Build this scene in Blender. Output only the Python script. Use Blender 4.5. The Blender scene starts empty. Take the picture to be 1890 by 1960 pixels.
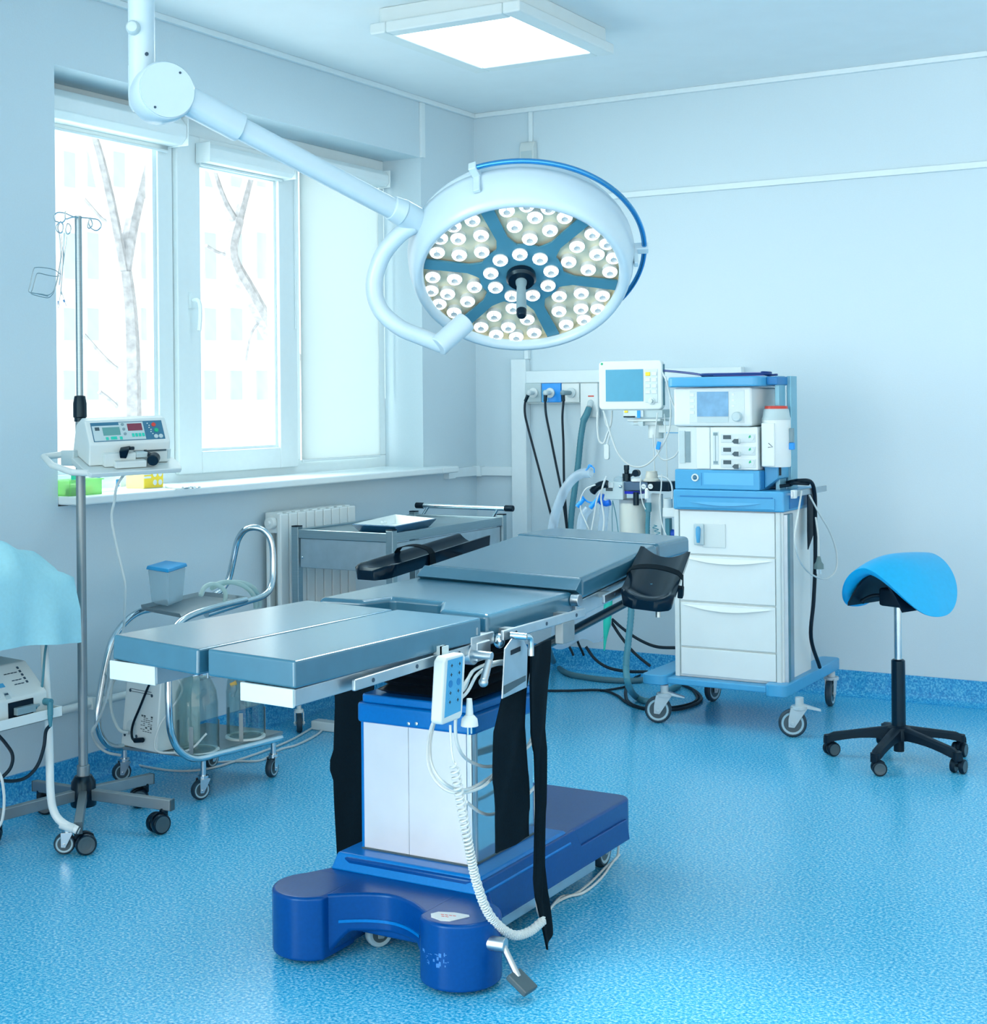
import bpy, bmesh, math, random
from mathutils import Vector as V, Matrix
random.seed(7)
PI = math.pi
C = bpy.context.scene.collection
R = math.radians

# ------------------------------------------------------------------ camera, world, exposure
YAW, ROLL, EYE, FPX = R(30.1), 0.0092, 1.4, 2823.0
cd = bpy.data.cameras.new('camera'); cam = bpy.data.objects.new('camera', cd); C.objects.link(cam)
cam.matrix_world = Matrix.Translation((0, 0, EYE)) @ Matrix.Rotation(YAW, 4, 'Z') @ Matrix.Rotation(PI/2, 4, 'X') @ Matrix.Rotation(-ROLL, 4, 'Z')
cd.sensor_fit = 'HORIZONTAL'; cd.sensor_width = 36.0; cd.lens = 36.0*FPX/1890.0
cd.shift_y = -(980-768)/1890.0
cd.clip_start = 0.05; cd.clip_end = 200
bpy.context.scene.camera = cam

SKY_WINDOW, SKY_RIGHT, SKY_FRONT, CEILING_LAMP, EXPOSURE = 9.6, 0.66, 2.75, 7.5, 0.24
vs = bpy.context.scene.view_settings
vs.view_transform = 'Standard'; vs.look = 'None'; vs.gamma = 1; vs.use_curve_mapping = False; vs.exposure = EXPOSURE
w = bpy.data.worlds.new('daylight'); bpy.context.scene.world = w; w.use_nodes = True
nt = w.node_tree; nt.nodes.clear()
tc = nt.nodes.new('ShaderNodeTexCoord'); sx = nt.nodes.new('ShaderNodeSeparateXYZ'); mr = nt.nodes.new('ShaderNodeMapRange')
mr.interpolation_type = 'SMOOTHSTEP'
mr.inputs['From Min'].default_value = -0.45; mr.inputs['From Max'].default_value = 0.1
mr.inputs['To Min'].default_value = SKY_WINDOW
m2 = nt.nodes.new('ShaderNodeMapRange'); m2.inputs['From Min'].default_value = -1; m2.inputs['From Max'].default_value = 0.1
m2.inputs['To Min'].default_value = SKY_FRONT; m2.inputs['To Max'].default_value = SKY_RIGHT
nt.links.new(sx.outputs['Y'], m2.inputs['Value']); nt.links.new(m2.outputs[0], mr.inputs['To Max'])
bg = nt.nodes.new('ShaderNodeBackground'); wo = nt.nodes.new('ShaderNodeOutputWorld')
bg.inputs['Color'].default_value = (1.0, 0.95, 0.88, 1)
nt.links.new(tc.outputs['Generated'], sx.inputs[0]); nt.links.new(sx.outputs['X'], mr.inputs['Value'])
nt.links.new(mr.outputs[0], bg.inputs['Strength']); nt.links.new(bg.outputs[0], wo.inputs[0])

# ------------------------------------------------------------------ surveying: where a sight line meets a real plane of the room
_f = V((-math.sin(YAW), math.cos(YAW), 0)); _r = V((math.cos(YAW), math.sin(YAW), 0)); _u = V((0, 0, 1)); EYEP = V((0, 0, EYE))
def sight(px, py):
    dx, dy = px-945, py-768
    return _f + _r*((dx*math.cos(ROLL)-dy*math.sin(ROLL))/FPX) - _u*((dx*math.sin(ROLL)+dy*math.cos(ROLL))/FPX)
def on_x(px, py, c): s = sight(px, py); return EYEP + s*(c/s.x)
def on_y(px, py, c): s = sight(px, py); return EYEP + s*(c/s.y)
def on_z(px, py, c): s = sight(px, py); return EYEP + s*((c-EYE)/s.z)
def at_d(px, py, d): return EYEP + sight(px, py)*d

# ------------------------------------------------------------------ materials
def lin(c): return tuple(((x/255)/12.92 if x/255 <= 0.04045 else ((x/255+0.055)/1.055)**2.4) for x in c)
def mat(name, rgb, rough=0.5, metal=0.0, noise=0.04, scale=30, bump=0.0, spec=0.5, coat=0.0, emit=None, es=0.0, alpha=1.0, aniso=None, stint=None):
    m = bpy.data.materials.new(name); m.use_nodes = True; n = m.node_tree; b = n.nodes['Principled BSDF']
    col = lin(rgb)
    b.inputs['Roughness'].default_value = rough; b.inputs['Metallic'].default_value = metal
    b.inputs['Specular IOR Level'].default_value = spec; b.inputs['Coat Weight'].default_value = coat; b.inputs['Coat Roughness'].default_value = rough*0.7
    if stint: b.inputs['Specular Tint'].default_value = stint+(1,)
    if noise or bump:
        t = n.nodes.new('ShaderNodeTexCoord'); x = n.nodes.new('ShaderNodeTexNoise'); x.inputs['Scale'].default_value = scale; x.inputs['Detail'].default_value = 3
        if aniso:
            mp = n.nodes.new('ShaderNodeMapping'); mp.inputs['Scale'].default_value = aniso
            n.links.new(t.outputs['Object'], mp.inputs[0]); n.links.new(mp.outputs[0], x.inputs['Vector'])
        else: n.links.new(t.outputs['Object'], x.inputs['Vector'])
        cr = n.nodes.new('ShaderNodeValToRGB')
        cr.color_ramp.elements[0].position = 0.3; cr.color_ramp.elements[1].position = 0.7
        cr.color_ramp.elements[0].color = tuple(max(0, c*(1-noise)) for c in col)+(1,)
        cr.color_ramp.elements[1].color = tuple(min(1, c*(1+noise)) for c in col)+(1,)
        n.links.new(x.outputs['Fac'], cr.inputs[0]); n.links.new(cr.outputs[0], b.inputs['Base Color'])
        if bump:
            bp = n.nodes.new('ShaderNodeBump'); bp.inputs['Strength'].default_value = bump; bp.inputs['Distance'].default_value = 0.002
            n.links.new(x.outputs['Fac'], bp.inputs['Height']); n.links.new(bp.outputs[0], b.inputs['Normal'])
    else: b.inputs['Base Color'].default_value = col+(1,)
    if emit: b.inputs['Emission Color'].default_value = lin(emit)+(1,); b.inputs['Emission Strength'].default_value = es
    b.inputs['Alpha'].default_value = alpha
    return m
def see_through(name, tint, gloss=0.08, body=0.0, bodycol=(220, 235, 240), rough=0.03):
    m = bpy.data.materials.new(name); m.use_nodes = True; n = m.node_tree; n.nodes.clear()
    o = n.nodes.new('ShaderNodeOutputMaterial'); tr = n.nodes.new('ShaderNodeBsdfTransparent'); tr.inputs[0].default_value = lin(tint)+(1,)
    gl = n.nodes.new('ShaderNodeBsdfGlossy'); gl.inputs['Roughness'].default_value = rough
    fr = n.nodes.new('ShaderNodeLayerWeight'); fr.inputs[0].default_value = 0.25
    mu = n.nodes.new('ShaderNodeMath'); mu.operation = 'MULTIPLY'; mu.inputs[1].default_value = gloss*4
    ad = n.nodes.new('ShaderNodeMath'); ad.operation = 'ADD'; ad.inputs[1].default_value = gloss*0.4; ad.use_clamp = True
    n.links.new(fr.outputs['Facing'], mu.inputs[0]); n.links.new(mu.outputs[0], ad.inputs[0])
    mx = n.nodes.new('ShaderNodeMixShader'); n.links.new(ad.outputs[0], mx.inputs[0]); n.links.new(tr.outputs[0], mx.inputs[1]); n.links.new(gl.outputs[0], mx.inputs[2])
    last = mx
    if body:
        df = n.nodes.new('ShaderNodeBsdfDiffuse'); df.inputs[0].default_value = lin(bodycol)+(1,)
        tl = n.nodes.new('ShaderNodeBsdfTranslucent'); tl.inputs[0].default_value = lin(bodycol)+(1,)
        m1 = n.nodes.new('ShaderNodeMixShader'); m1.inputs[0].default_value = 0.45; n.links.new(df.outputs[0], m1.inputs[1]); n.links.new(tl.outputs[0], m1.inputs[2])
        m2 = n.nodes.new('ShaderNodeMixShader'); m2.inputs[0].default_value = body; n.links.new(mx.outputs[0], m2.inputs[1]); n.links.new(m1.outputs[0], m2.inputs[2]); last = m2
    n.links.new(last.outputs[0], o.inputs[0])
    return m
def terrazzo(name, cols, rough):
    m = bpy.data.materials.new(name); m.use_nodes = True; n = m.node_tree; b = n.nodes['Principled BSDF']
    t = n.nodes.new('ShaderNodeTexCoord')
    nz = n.nodes.new('ShaderNodeTexNoise'); nz.inputs['Scale'].default_value = 125; nz.inputs['Detail'].default_value = 4; nz.inputs['Roughness'].default_value = 0.62
    v2 = n.nodes.new('ShaderNodeTexVoronoi'); v2.inputs['Scale'].default_value = 85
    cr = n.nodes.new('ShaderNodeValToRGB'); e = cr.color_ramp.elements
    e[0].position = 0.36; e[0].color = lin(cols[0])+(1,); e[1].position = 0.64; e[1].color = lin(cols[2])+(1,)
    x = e.new(0.5); x.color = lin(cols[1])+(1,)
    sp = n.nodes.new('ShaderNodeValToRGB'); sp.color_ramp.elements[0].position = 0.10; sp.color_ramp.elements[0].color = (1, 1, 1, 1)
    sp.color_ramp.elements[1].position = 0.16; sp.color_ramp.elements[1].color = (0, 0, 0, 1)
    mx = n.nodes.new('ShaderNodeMix'); mx.data_type = 'RGBA'; mx.inputs['B'].default_value = lin(cols[3])+(1,)
    for q in (nz, v2): n.links.new(t.outputs['Object'], q.inputs['Vector'])
    n.links.new(nz.outputs['Fac'], cr.inputs[0]); n.links.new(v2.outputs['Distance'], sp.inputs[0])
    mu = n.nodes.new('ShaderNodeMath'); mu.operation = 'MULTIPLY'; mu.inputs[1].default_value = 0.6
    n.links.new(sp.outputs[0], mu.inputs[0]); n.links.new(mu.outputs[0], mx.inputs['Factor'])
    n.links.new(cr.outputs[0], mx.inputs['A']); n.links.new(mx.outputs['Result'], b.inputs['Base Color'])
    n2 = n.nodes.new('ShaderNodeTexNoise'); n2.inputs['Scale'].default_value = 22; n.links.new(t.outputs['Object'], n2.inputs['Vector'])
    bp = n.nodes.new('ShaderNodeBump'); bp.inputs['Strength'].default_value = 0.05; bp.inputs['Distance'].default_value = 0.002
    n.links.new(n2.outputs['Fac'], bp.inputs['Height']); n.links.new(bp.outputs[0], b.inputs['Normal'])
    b.inputs['Roughness'].default_value = rough; b.inputs['Specular IOR Level'].default_value = 0.6
    return m
M = {}
M['wall'] = mat('painted wall', (192, 215, 225), 0.5, noise=0.012, scale=160, bump=0.15)
M['ceil'] = mat('painted ceiling', (222, 234, 238), 0.7, noise=0.015, scale=6)
M['floor'] = terrazzo('speckled vinyl floor', [(0, 142, 204), (62, 182, 226), (158, 218, 240), (0, 112, 172)], 0.24)
M['skirt'] = terrazzo('speckled vinyl skirting', [(0, 124, 194), (25, 156, 214), (100, 195, 230), (0, 92, 155)], 0.4)
M['upvc'] = mat('white window plastic', (216, 232, 236), 0.35, noise=0.01)
M['trunk'] = mat('white trunking plastic', (212, 230, 236), 0.45, noise=0.01)
M['white'] = mat('white enamel', (212, 226, 228), 0.35, noise=0.012, scale=12)
M['offw'] = mat('off white plastic', (200, 216, 218), 0.4, noise=0.015, scale=12)
M['shade'] = mat('pale grey plastic', (176, 200, 206), 0.4, noise=0.015)
M['lampw'] = mat('lamp white lacquer', (184, 210, 222), 0.3, noise=0.01, coat=0.2)
M['blk'] = mat('black rubber', (2, 18, 34), 0.5, noise=0.1, spec=0.3, stint=(0.5, 0.85, 1.0))
M['blkg'] = mat('black gloss plastic', (2, 18, 34), 0.25, noise=0.08, spec=0.4, stint=(0.5, 0.85, 1.0))
M['pad'] = mat('dark slate vinyl', (42, 98, 124), 0.27, noise=0.05, scale=18, bump=0.01, spec=1.0, coat=0.5, stint=(0.7, 0.92, 1.0))
M['padm'] = mat('dark moulded foam', (4, 24, 40), 0.17, noise=0.06, spec=0.16, stint=(0.55, 0.85, 1.0))
M['strap'] = mat('black webbing', (2, 14, 24), 0.85, noise=0.25, scale=220, bump=0.3, spec=0.2, stint=(0.5, 0.85, 1.0))
M['chrome'] = mat('chrome steel', (190, 208, 216), 0.16, 1.0, noise=0.03)
M['steel'] = mat('brushed steel', (150, 172, 180), 0.34, 1.0, noise=0.08, scale=8, aniso=(1, 1, 40))
M['alu'] = mat('satin aluminium', (178, 194, 202), 0.38, 1.0, noise=0.05, scale=20)
M['sheet'] = mat('white sheet metal', (214, 224, 232), 0.28, 0.35, noise=0.03, scale=10)
M['sidesheet'] = mat('polished sheet metal', (150, 190, 205), 0.12, 0.9, noise=0.03, scale=10)
M['gstl'] = mat('grey steel', (136, 152, 158), 0.42, 0.7, noise=0.06, scale=16)
M['navy'] = mat('royal blue lacquer', (0, 64, 136), 0.26, noise=0.05, scale=120, bump=0.06, spec=0.45, stint=(0.35, 0.75, 1.0))
M['navyt'] = mat('bright blue lacquer', (0, 110, 190), 0.28, noise=0.05, scale=120, bump=0.06, spec=0.45, stint=(0.4, 0.8, 1.0))
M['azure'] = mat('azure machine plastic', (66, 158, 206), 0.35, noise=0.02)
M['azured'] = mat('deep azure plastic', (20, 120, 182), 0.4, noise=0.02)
M['seat'] = mat('sky blue vinyl', (8, 168, 226), 0.36, noise=0.03, scale=60, bump=0.05, spec=0.4)
M['screen'] = mat('dull blue screen', (84, 158, 188), 0.2, noise=0.02)
M['glassw'] = see_through('window glass', (247, 253, 255), 0.03)
M['jar'] = see_through('clear glass', (236, 244, 244), 0.07)
M['plast'] = see_through('frosted plastic', (236, 246, 249), 0.04, 0.30, (214, 232, 240), 0.2)
M['film'] = see_through('thin plastic film', (240, 248, 252), 0.05, 0.38, (220, 238, 250), 0.2)
M['blind'] = see_through('roller blind cloth', (120, 130, 130), 0.0, 0.95, (212, 222, 224), 0.6)
M['tubing'] = see_through('milky tubing', (200, 222, 220), 0.08, 0.7, (202, 226, 226), 0.2)
M['cable'] = mat('grey white cable', (196, 210, 212), 0.45, noise=0.02)
M['bcable'] = mat('black cable', (6, 34, 48), 0.5, noise=0.1, spec=0.3)
M['hoseg'] = mat('grey blue hose', (60, 128, 146), 0.45, noise=0.05)
M['castw'] = mat('grey caster plastic', (172, 196, 206), 0.4, noise=0.03)
M['tyre'] = mat('dark tyre rubber', (24, 56, 72), 0.55, noise=0.08)
M['tyreg'] = mat('grey wheel disc', (150, 190, 205), 0.45, noise=0.03)
M['drape'] = mat('pale blue drape', (150, 210, 224), 0.8, noise=0.03, scale=90, bump=0.15)
M['red'] = mat('red plastic', (196, 62, 52), 0.4, noise=0.04)
M['yel'] = mat('yellow card', (236, 208, 52), 0.5, noise=0.03)
M['pyel'] = mat('pale yellow card', (240, 226, 140), 0.5, noise=0.03)
M['green'] = mat('green plastic', (20, 168, 120), 0.4, noise=0.05)
M['teal'] = mat('teal rubber', (34, 190, 170), 0.45, noise=0.05)
M['lime'] = see_through('pale green tray plastic', (226, 250, 216), 0.04, 0.35, (196, 240, 190), 0.2)
M['cyan'] = mat('cyan plastic', (0, 150, 240), 0.4, noise=0.04)
M['cream'] = mat('cream absorbent', (232, 222, 200), 0.8, noise=0.06, scale=160)
M['dkblue'] = mat('dark blue panel', (52, 110, 140), 0.35, noise=0.02)
M['maroon'] = mat('dark red display', (120, 52, 72), 0.3, noise=0.02)
M['lcd'] = mat('grey green display', (92, 150, 150), 0.3, noise=0.02)
M['grey'] = mat('mid grey plastic', (120, 150, 160), 0.45, noise=0.04)
M['dgrey'] = mat('dark grey plastic', (58, 82, 92), 0.4, noise=0.05)
M['ink'] = mat('printed ink', (40, 70, 90), 0.6, noise=0.05)
M['panelc'] = mat('pale keypad', (196, 214, 218), 0.45, noise=0.02)
M['lid'] = mat('bright blue lid', (0, 146, 206), 0.35, noise=0.04)
M['enam'] = mat('dark blue enamel', (24, 84, 120), 0.25, noise=0.05)
M['bark'] = mat('pale bark', (168, 172, 178), 0.9, noise=0.25, scale=14)
M['facade'] = mat('pale plaster', (250, 252, 254), 0.9, noise=0.02)
M['pane2'] = mat('distant glazing', (200, 232, 246), 0.4, noise=0.05, scale=4)
M['orange'] = mat('orange label', (226, 178, 90), 0.5, noise=0.05)

# ------------------------------------------------------------------ mesh helpers
def smooth(pts, n=6, closed=False):
    P = [V(p) for p in pts]; out = []; k = len(P); rng = range(k if closed else k-1)
    for i in rng:
        p1, p2 = P[i], P[(i+1) % k]
        p0 = P[(i-1) % k] if (closed or i > 0) else p1*2-p2
        p3 = P[(i+2) % k] if (closed or i+2 < k) else p2*2-p1
        for j in range(n):
            t = j/n; t2 = t*t; t3 = t2*t
            out.append(0.5*((2*p1)+(p2-p0)*t+(2*p0-5*p1+4*p2-p3)*t2+(3*p1-p0-3*p2+p3)*t3))
    if not closed: out.append(P[-1])
    return out
def frame(d):
    d = V(d).normalized(); a = V((0, 0, 1)) if abs(d.z) < 0.9 else V((1, 0, 0))
    x = a.cross(d).normalized(); return x, d.cross(x), d
class MB:
    def __init__(s): s.v = []; s.f = []; s.m = []; s.k = 0
    def add(s, vs, fs):
        b = len(s.v); s.v += [V(q) for q in vs]; s.f += [tuple(i+b for i in f) for f in fs]; s.m += [s.k]*len(fs); return s
    def mi(s, k): s.k = k; return s
    def box(s, x0, x1, y0, y1, z0, z1):
        return s.hexa([(x0, y0, z1), (x1, y0, z1), (x1, y1, z1), (x0, y1, z1)], [(x0, y0, z0), (x1, y0, z0), (x1, y1, z0), (x0, y1, z0)])
    def hexa(s, top, bot):
        return s.add(list(bot)+list(top), [(3, 2, 1, 0), (4, 5, 6, 7), (0, 1, 5, 4), (1, 2, 6, 5), (2, 3, 7, 6), (3, 0, 4, 7)])
    def obox(s, c, ax, ay, az, hx, hy, hz):
        c = V(c); ax = V(ax)*hx; ay = V(ay)*hy; az = V(az)*hz
        return s.hexa([c-ax-ay+az, c+ax-ay+az, c+ax+ay+az, c-ax+ay+az], [c-ax-ay-az, c+ax-ay-az, c+ax+ay-az, c-ax+ay-az])
    def bar(s, p0, p1, wd, h, up=(0, 0, 1)):
        p0, p1 = V(p0), V(p1); d = (p1-p0); L = d.length; d.normalize(); x = d.cross(V(up))
        if x.length < 1e-4: x = V((1, 0, 0))
        x.normalize(); u = x.cross(d)
        return s.obox((p0+p1)/2, x, d, u, wd/2, L/2, h/2)
    def prism(s, poly, fa, fb):
        n = len(poly); a = [fa(*p) for p in poly]; b = [fb(*p) for p in poly]
        area = sum(poly[i][0]*poly[(i+1) % n][1]-poly[(i+1) % n][0]*poly[i][1] for i in range(n))
        A = tuple(range(n-1, -1, -1)); B = tuple(range(n, 2*n))
        return s.add(a+b, [A, B]+[(i, (i+1) % n, n+(i+1) % n, n+i) for i in range(n)])
    def pz(s, poly, z0, z1): return s.prism(poly, lambda x, y: (x, y, z0), lambda x, y: (x, y, z1))
    def px(s, poly, x0, x1): return s.prism(poly, lambda y, z: (x0, y, z), lambda y, z: (x1, y, z))
    def py(s, poly, y0, y1): return s.prism(poly, lambda x, z: (x, y1, z), lambda x, z: (x, y0, z))
    def tube(s, pts, r, n=8, closed=False, caps=True):
        P = [V(p) for p in pts]; k = len(P); rr = r if isinstance(r, (list, tuple)) else [r]*k
        vs = []; nx = None
        for i in range(k):
            a = P[(i-1) % k] if (closed or i > 0) else P[0]; b = P[(i+1) % k] if (closed or i < k-1) else P[-1]
            d = (b-a)
            if d.length < 1e-9: d = V((0, 0, 1))
            d.normalize()
            if nx is None: nx = frame(d)[0]
            nx = nx-d*nx.dot(d)
            if nx.length < 1e-6: nx = frame(d)[0]
            nx.normalize(); ny = d.cross(nx)
            for j in range(n):
                t = 2*PI*j/n; vs.append(P[i]+(nx*math.cos(t)+ny*math.sin(t))*rr[i])
        fs = []
        for i in range(k if closed else k-1):
            for j in range(n):
                fs.append((i*n+j, i*n+(j+1) % n, ((i+1) % k)*n+(j+1) % n, ((i+1) % k)*n+j))
        if caps and not closed: fs += [tuple(range(n-1, -1, -1)), tuple(range((k-1)*n, k*n))]
        return s.add(vs, fs)
    def cyl(s, p0, p1, r0, r1=None, n=20): return s.tube([p0, p1], [r0, r0 if r1 is None else r1], n)
    def lathe(s, prof, c=(0, 0, 0), axis=(0, 0, 1), n=28, caps=True):
        c = V(c); x, y, d = frame(axis); vs = []; k = len(prof)
        for r, z in prof:
            for j in range(n):
                t = 2*PI*j/n; vs.append(c+d*z+(x*math.cos(t)+y*math.sin(t))*max(r, 1e-5))
        fs = [(i*n+j, i*n+(j+1) % n, (i+1)*n+(j+1) % n, (i+1)*n+j) for i in range(k-1) for j in range(n)]
        if caps: fs += [tuple(range(n-1, -1, -1)), tuple(range((k-1)*n, k*n))]
        return s.add(vs, fs)
    def ball(s, c, r, n=14, sc=(1, 1, 1)):
        c = V(c); pr = [(math.sin(PI*i/8), -math.cos(PI*i/8)) for i in range(9)]
        vs = []; 
        for a, z in pr:
            for j in range(n):
                t = 2*PI*j/n; vs.append(c+V((a*math.cos(t)*r*sc[0]+1e-6*math.cos(t), a*math.sin(t)*r*sc[1]+1e-6*math.sin(t), z*r*sc[2])))
        return s.add(vs, [(i*n+j, i*n+(j+1) % n, (i+1)*n+(j+1) % n, (i+1)*n+j) for i in range(8) for j in range(n)]+[tuple(range(n-1, -1, -1)), tuple(range(8*n, 9*n))])
    def slab(s, rows, off):
        # rows: grid of points; off(i,j)->vector giving the second face
        a = len(rows); b = len(rows[0]); top = [V(p) for r in rows for p in r]; bot = [V(rows[i][j])+V(off(i, j)) for i in range(a) for j in range(b)]
        N = a*b; fs = []
        for i in range(a-1):
            for j in range(b-1):
                q = (i*b+j, i*b+j+1, (i+1)*b+j+1, (i+1)*b+j); fs.append(q); fs.append(tuple(N+t for t in reversed(q)))
        ring = [(0, j) for j in range(b)]+[(i, b-1) for i in range(1, a)]+[(a-1, j) for j in range(b-2, -1, -1)]+[(i, 0) for i in range(a-2, 0, -1)]
        ids = [i*b+j for i, j in ring]
        for q in range(len(ids)):
            u, t = ids[q], ids[(q+1) % len(ids)]; fs.append((t, u, N+u, N+t))
        return s.add(top+bot, fs)
    def xf(s, m): s.v = [m @ q for q in s.v]; return s
WL = {}
def obj(name, mb, mats, parent=None, bevel=0.0, seg=2, sharp=38, flat=False):
    if not isinstance(mats, (list, tuple)): mats = [mats]
    lo = V(tuple(min(q[i] for q in mb.v) for i in range(3))); hi = V(tuple(max(q[i] for q in mb.v) for i in range(3))); c = (lo+hi)/2
    me = bpy.data.meshes.new(name); me.from_pydata([q-c for q in mb.v], [], mb.f)
    for m in mats: me.materials.append(M[m] if isinstance(m, str) else m)
    me.polygons.foreach_set('material_index', mb.m)
    bm = bmesh.new(); bm.from_mesh(me); bmesh.ops.recalc_face_normals(bm, faces=bm.faces); bm.to_mesh(me); bm.free()
    o = bpy.data.objects.new(name, me); C.objects.link(o)
    if not flat:
        me.polygons.foreach_set('use_smooth', [True]*len(me.polygons))
        if not bevel: me.set_sharp_from_angle(angle=R(sharp))
    if bevel:
        b = o.modifiers.new('bevel', 'BEVEL'); b.width = bevel; b.segments = seg; b.limit_method = 'ANGLE'; b.angle_limit = R(35); b.harden_normals = True
    if parent is not None: o.parent = parent; o.location = c-WL[parent]
    else: o.location = c
    WL[o] = c
    return o
def thing(name, label, cat, loc, group=None):
    o = bpy.data.objects.new(name, None); C.objects.link(o); o.empty_display_size = 0.05
    o.location = loc; WL[o] = V(loc); o['label'] = label; o['category'] = cat
    if group: o['group'] = group
    return o
def tag(o, label, cat, group=None):
    o['label'] = label; o['category'] = cat
    if group: o['group'] = group
    return o
def struct(name, mb, mats, parent=None, **k):
    o = obj(name, mb, mats, parent, **k)
    if parent is None: o['kind'] = 'structure'
    return o
def ring_poly(cx, cy, r, a0, a1, n): return [(cx+r*math.cos(R(a0+(a1-a0)*i/n)), cy+r*math.sin(R(a0+(a1-a0)*i/n))) for i in range(n+1)]
def rrect(x0, x1, y0, y1, r, n=4):
    return ring_poly(x1-r, y0+r, r, -90, 0, n)+ring_poly(x1-r, y1-r, r, 0, 90, n)+ring_poly(x0+r, y1-r, r, 90, 180, n)+ring_poly(x0+r, y0+r, r, 180, 270, n)
def caster(parent, x, y, r, top, head, fork='castw', tyre='tyre', disc='tyreg', w=0.026, trail=0.03, brake=False, twin=False, stem_r=0.011):
    # swivel caster: the wheel touches the floor at (x, y); the fork rises to a stem at height top
    a = V((math.cos(head), math.sin(head), 0)); sd = V((-a.y, a.x, 0)); wc = V((x, y, r)); st = wc+a*trail
    b = MB()
    b.cyl((st.x, st.y, 2*r+0.006), (st.x, st.y, top), stem_r, n=12)
    b.cyl((st.x, st.y, 2*r), (st.x, st.y, 2*r+0.014), max(stem_r*1.9, r*0.42), n=16)
    if not twin:
        for sg in (-1, 1):
            o = sd*sg*(w/2+0.006)
            poly = [(-0.3*r, -0.25*r), (0.12*r, -0.3*r), (trail+0.5*r, 1.0*r), (trail+0.5*r, 1.12*r), (trail-0.62*r, 1.12*r), (-0.3*r, 0.3*r)]
            n0 = sd*0.0022
            b.prism(poly, lambda u, z: wc+o+a*u+V((0, 0, z))-n0, lambda u, z: wc+o+a*u+V((0, 0, z))+n0)
        b.cyl(wc-sd*(w/2+0.012), wc+sd*(w/2+0.012), r*0.14, n=10)
        if brake:
            q = st+V((0, 0, 1.55*r-r+0.02)); b.hexa([q-sd*0.016+a*0.0+V((0, 0, r*0.55)), q+sd*0.016+V((0, 0, r*0.55)), q+sd*0.014+a*(r*1.5)+V((0, 0, r*0.1)), q-sd*0.014+a*(r*1.5)+V((0, 0, r*0.1))],
                   [q-sd*0.016+V((0, 0, r*0.25)), q+sd*0.016+V((0, 0, r*0.25)), q+sd*0.014+a*(r*1.5)+V((0, 0, 0)), q-sd*0.014+a*(r*1.5)])
    else:
        pr = [(-r*0.9, r*0.15), (-r*0.75, r*0.8), (-r*0.2, r*1.08), (trail+r*0.4, r*1.08), (trail+r*0.4, r*0.5), (0, r*0.3)]
        b.prism(pr, lambda u, z: wc+a*u+V((0, 0, z))-sd*0.006, lambda u, z: wc+a*u+V((0, 0, z))+sd*0.006)
        b.cyl(wc-sd*(w*0.6), wc+sd*(w*0.6), r*0.2, n=10)
    c = obj('caster', b, fork, parent, bevel=0.0012, seg=1)
    for sg in ((-1, 1) if twin else (0,)):
        wm = MB(); cc = wc+sd*sg*(w*0.5+0.008); hw = w/2
        wm.mi(0).lathe([(r*0.78, -hw), (r*0.9, -hw), (r, -hw*0.55), (r, hw*0.55), (r*0.9, hw), (r*0.78, hw)], cc, sd, 24, caps=False)
        rw = 0.62 if twin else 0.80
        for sg2 in (-1, 1):
            wm.mi(1).lathe([(r*0.80, sg2*hw), (r*rw, sg2*hw*1.01), (r*(rw-0.16), sg2*hw*0.9)], cc, sd, 24, caps=False)
            wm.mi(2 if not twin else 1).lathe([(r*(rw-0.16), sg2*hw*0.9), (r*0.01, sg2*hw*0.85)], cc, sd, 24, caps=False)
        obj('wheel', wm, [tyre, disc, 'dgrey'], c)
    return c
def cord(name, pts, r, m, parent=None, n=7, k=6): return obj(name, MB().tube(smooth(pts, k), r, n), m, parent)

# ================================================================== THE SETTING
LX, BY, CZ = -4.08, 6.85, 2.95          # window wall, machine wall, ceiling
NX, N0, N1, NZ = -4.31, 3.86, 6.32, 2.645   # window niche: plane of the frame, ends, top
struct('floor', MB().box(LX-0.3, 1.7, -1.2, BY+0.2, -0.08, 0), 'floor', flat=True)
struct('ceiling', MB().box(LX-0.3, 1.7, -1.2, BY+0.2, CZ, CZ+0.1), 'ceil', flat=True)
struct('wall_back', MB().box(LX, 1.7, BY, BY+0.2, 0, CZ), 'wall', flat=True)
b = MB(); b.box(LX-0.36, LX, -1.2, BY+0.2, 0, 1.03); b.box(LX-0.36, LX, -1.2, BY+0.2, NZ, CZ); b.box(LX-0.36, LX, -1.2, N0, 1.03, NZ); b.box(LX-0.36, LX, N1, BY+0.2, 1.03, NZ)
struct('wall_left', b, 'wall', flat=True)
def cove(x0, y0, x1, y1, nx, ny, h):
    prof = [(0, 0), (0.05, 0), (0.035, 0.004), (0.022, 0.012), (0.015, 0.026), (0.013, 0.045), (0.011, h), (0, h)]
    return MB().prism(prof, lambda u, z: (x0+nx*u, y0+ny*u, z), lambda u, z: (x1+nx*u, y1+ny*u, z))
struct('baseboard_left', cove(LX, -1.2, LX, BY, 1, 0, 0.10), 'skirt')
struct('baseboard_back', cove(LX, BY, 1.7, BY, 0, -1, 0.118), 'skirt')
struct('trim_1', MB().box(LX, LX+0.022, -1.2, BY, 2.925, CZ).box(LX+0.022, 1.7, BY-0.022, BY, 2.925, CZ), 'trunk', bevel=0.003)
struct('trim_2', MB().box(LX+0.01, 1.7, BY-0.018, BY, 2.428, 2.458), 'trunk', bevel=0.003)
struct('trim_3', MB().box(-3.735, -3.712, BY-0.014, BY, 2.72, 2.925), 'trunk', bevel=0.002)
struct('trim_4', MB().box(LX, LX+0.014, 6.31, 6.345, NZ, 2.925), 'trunk', bevel=0.002)
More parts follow.
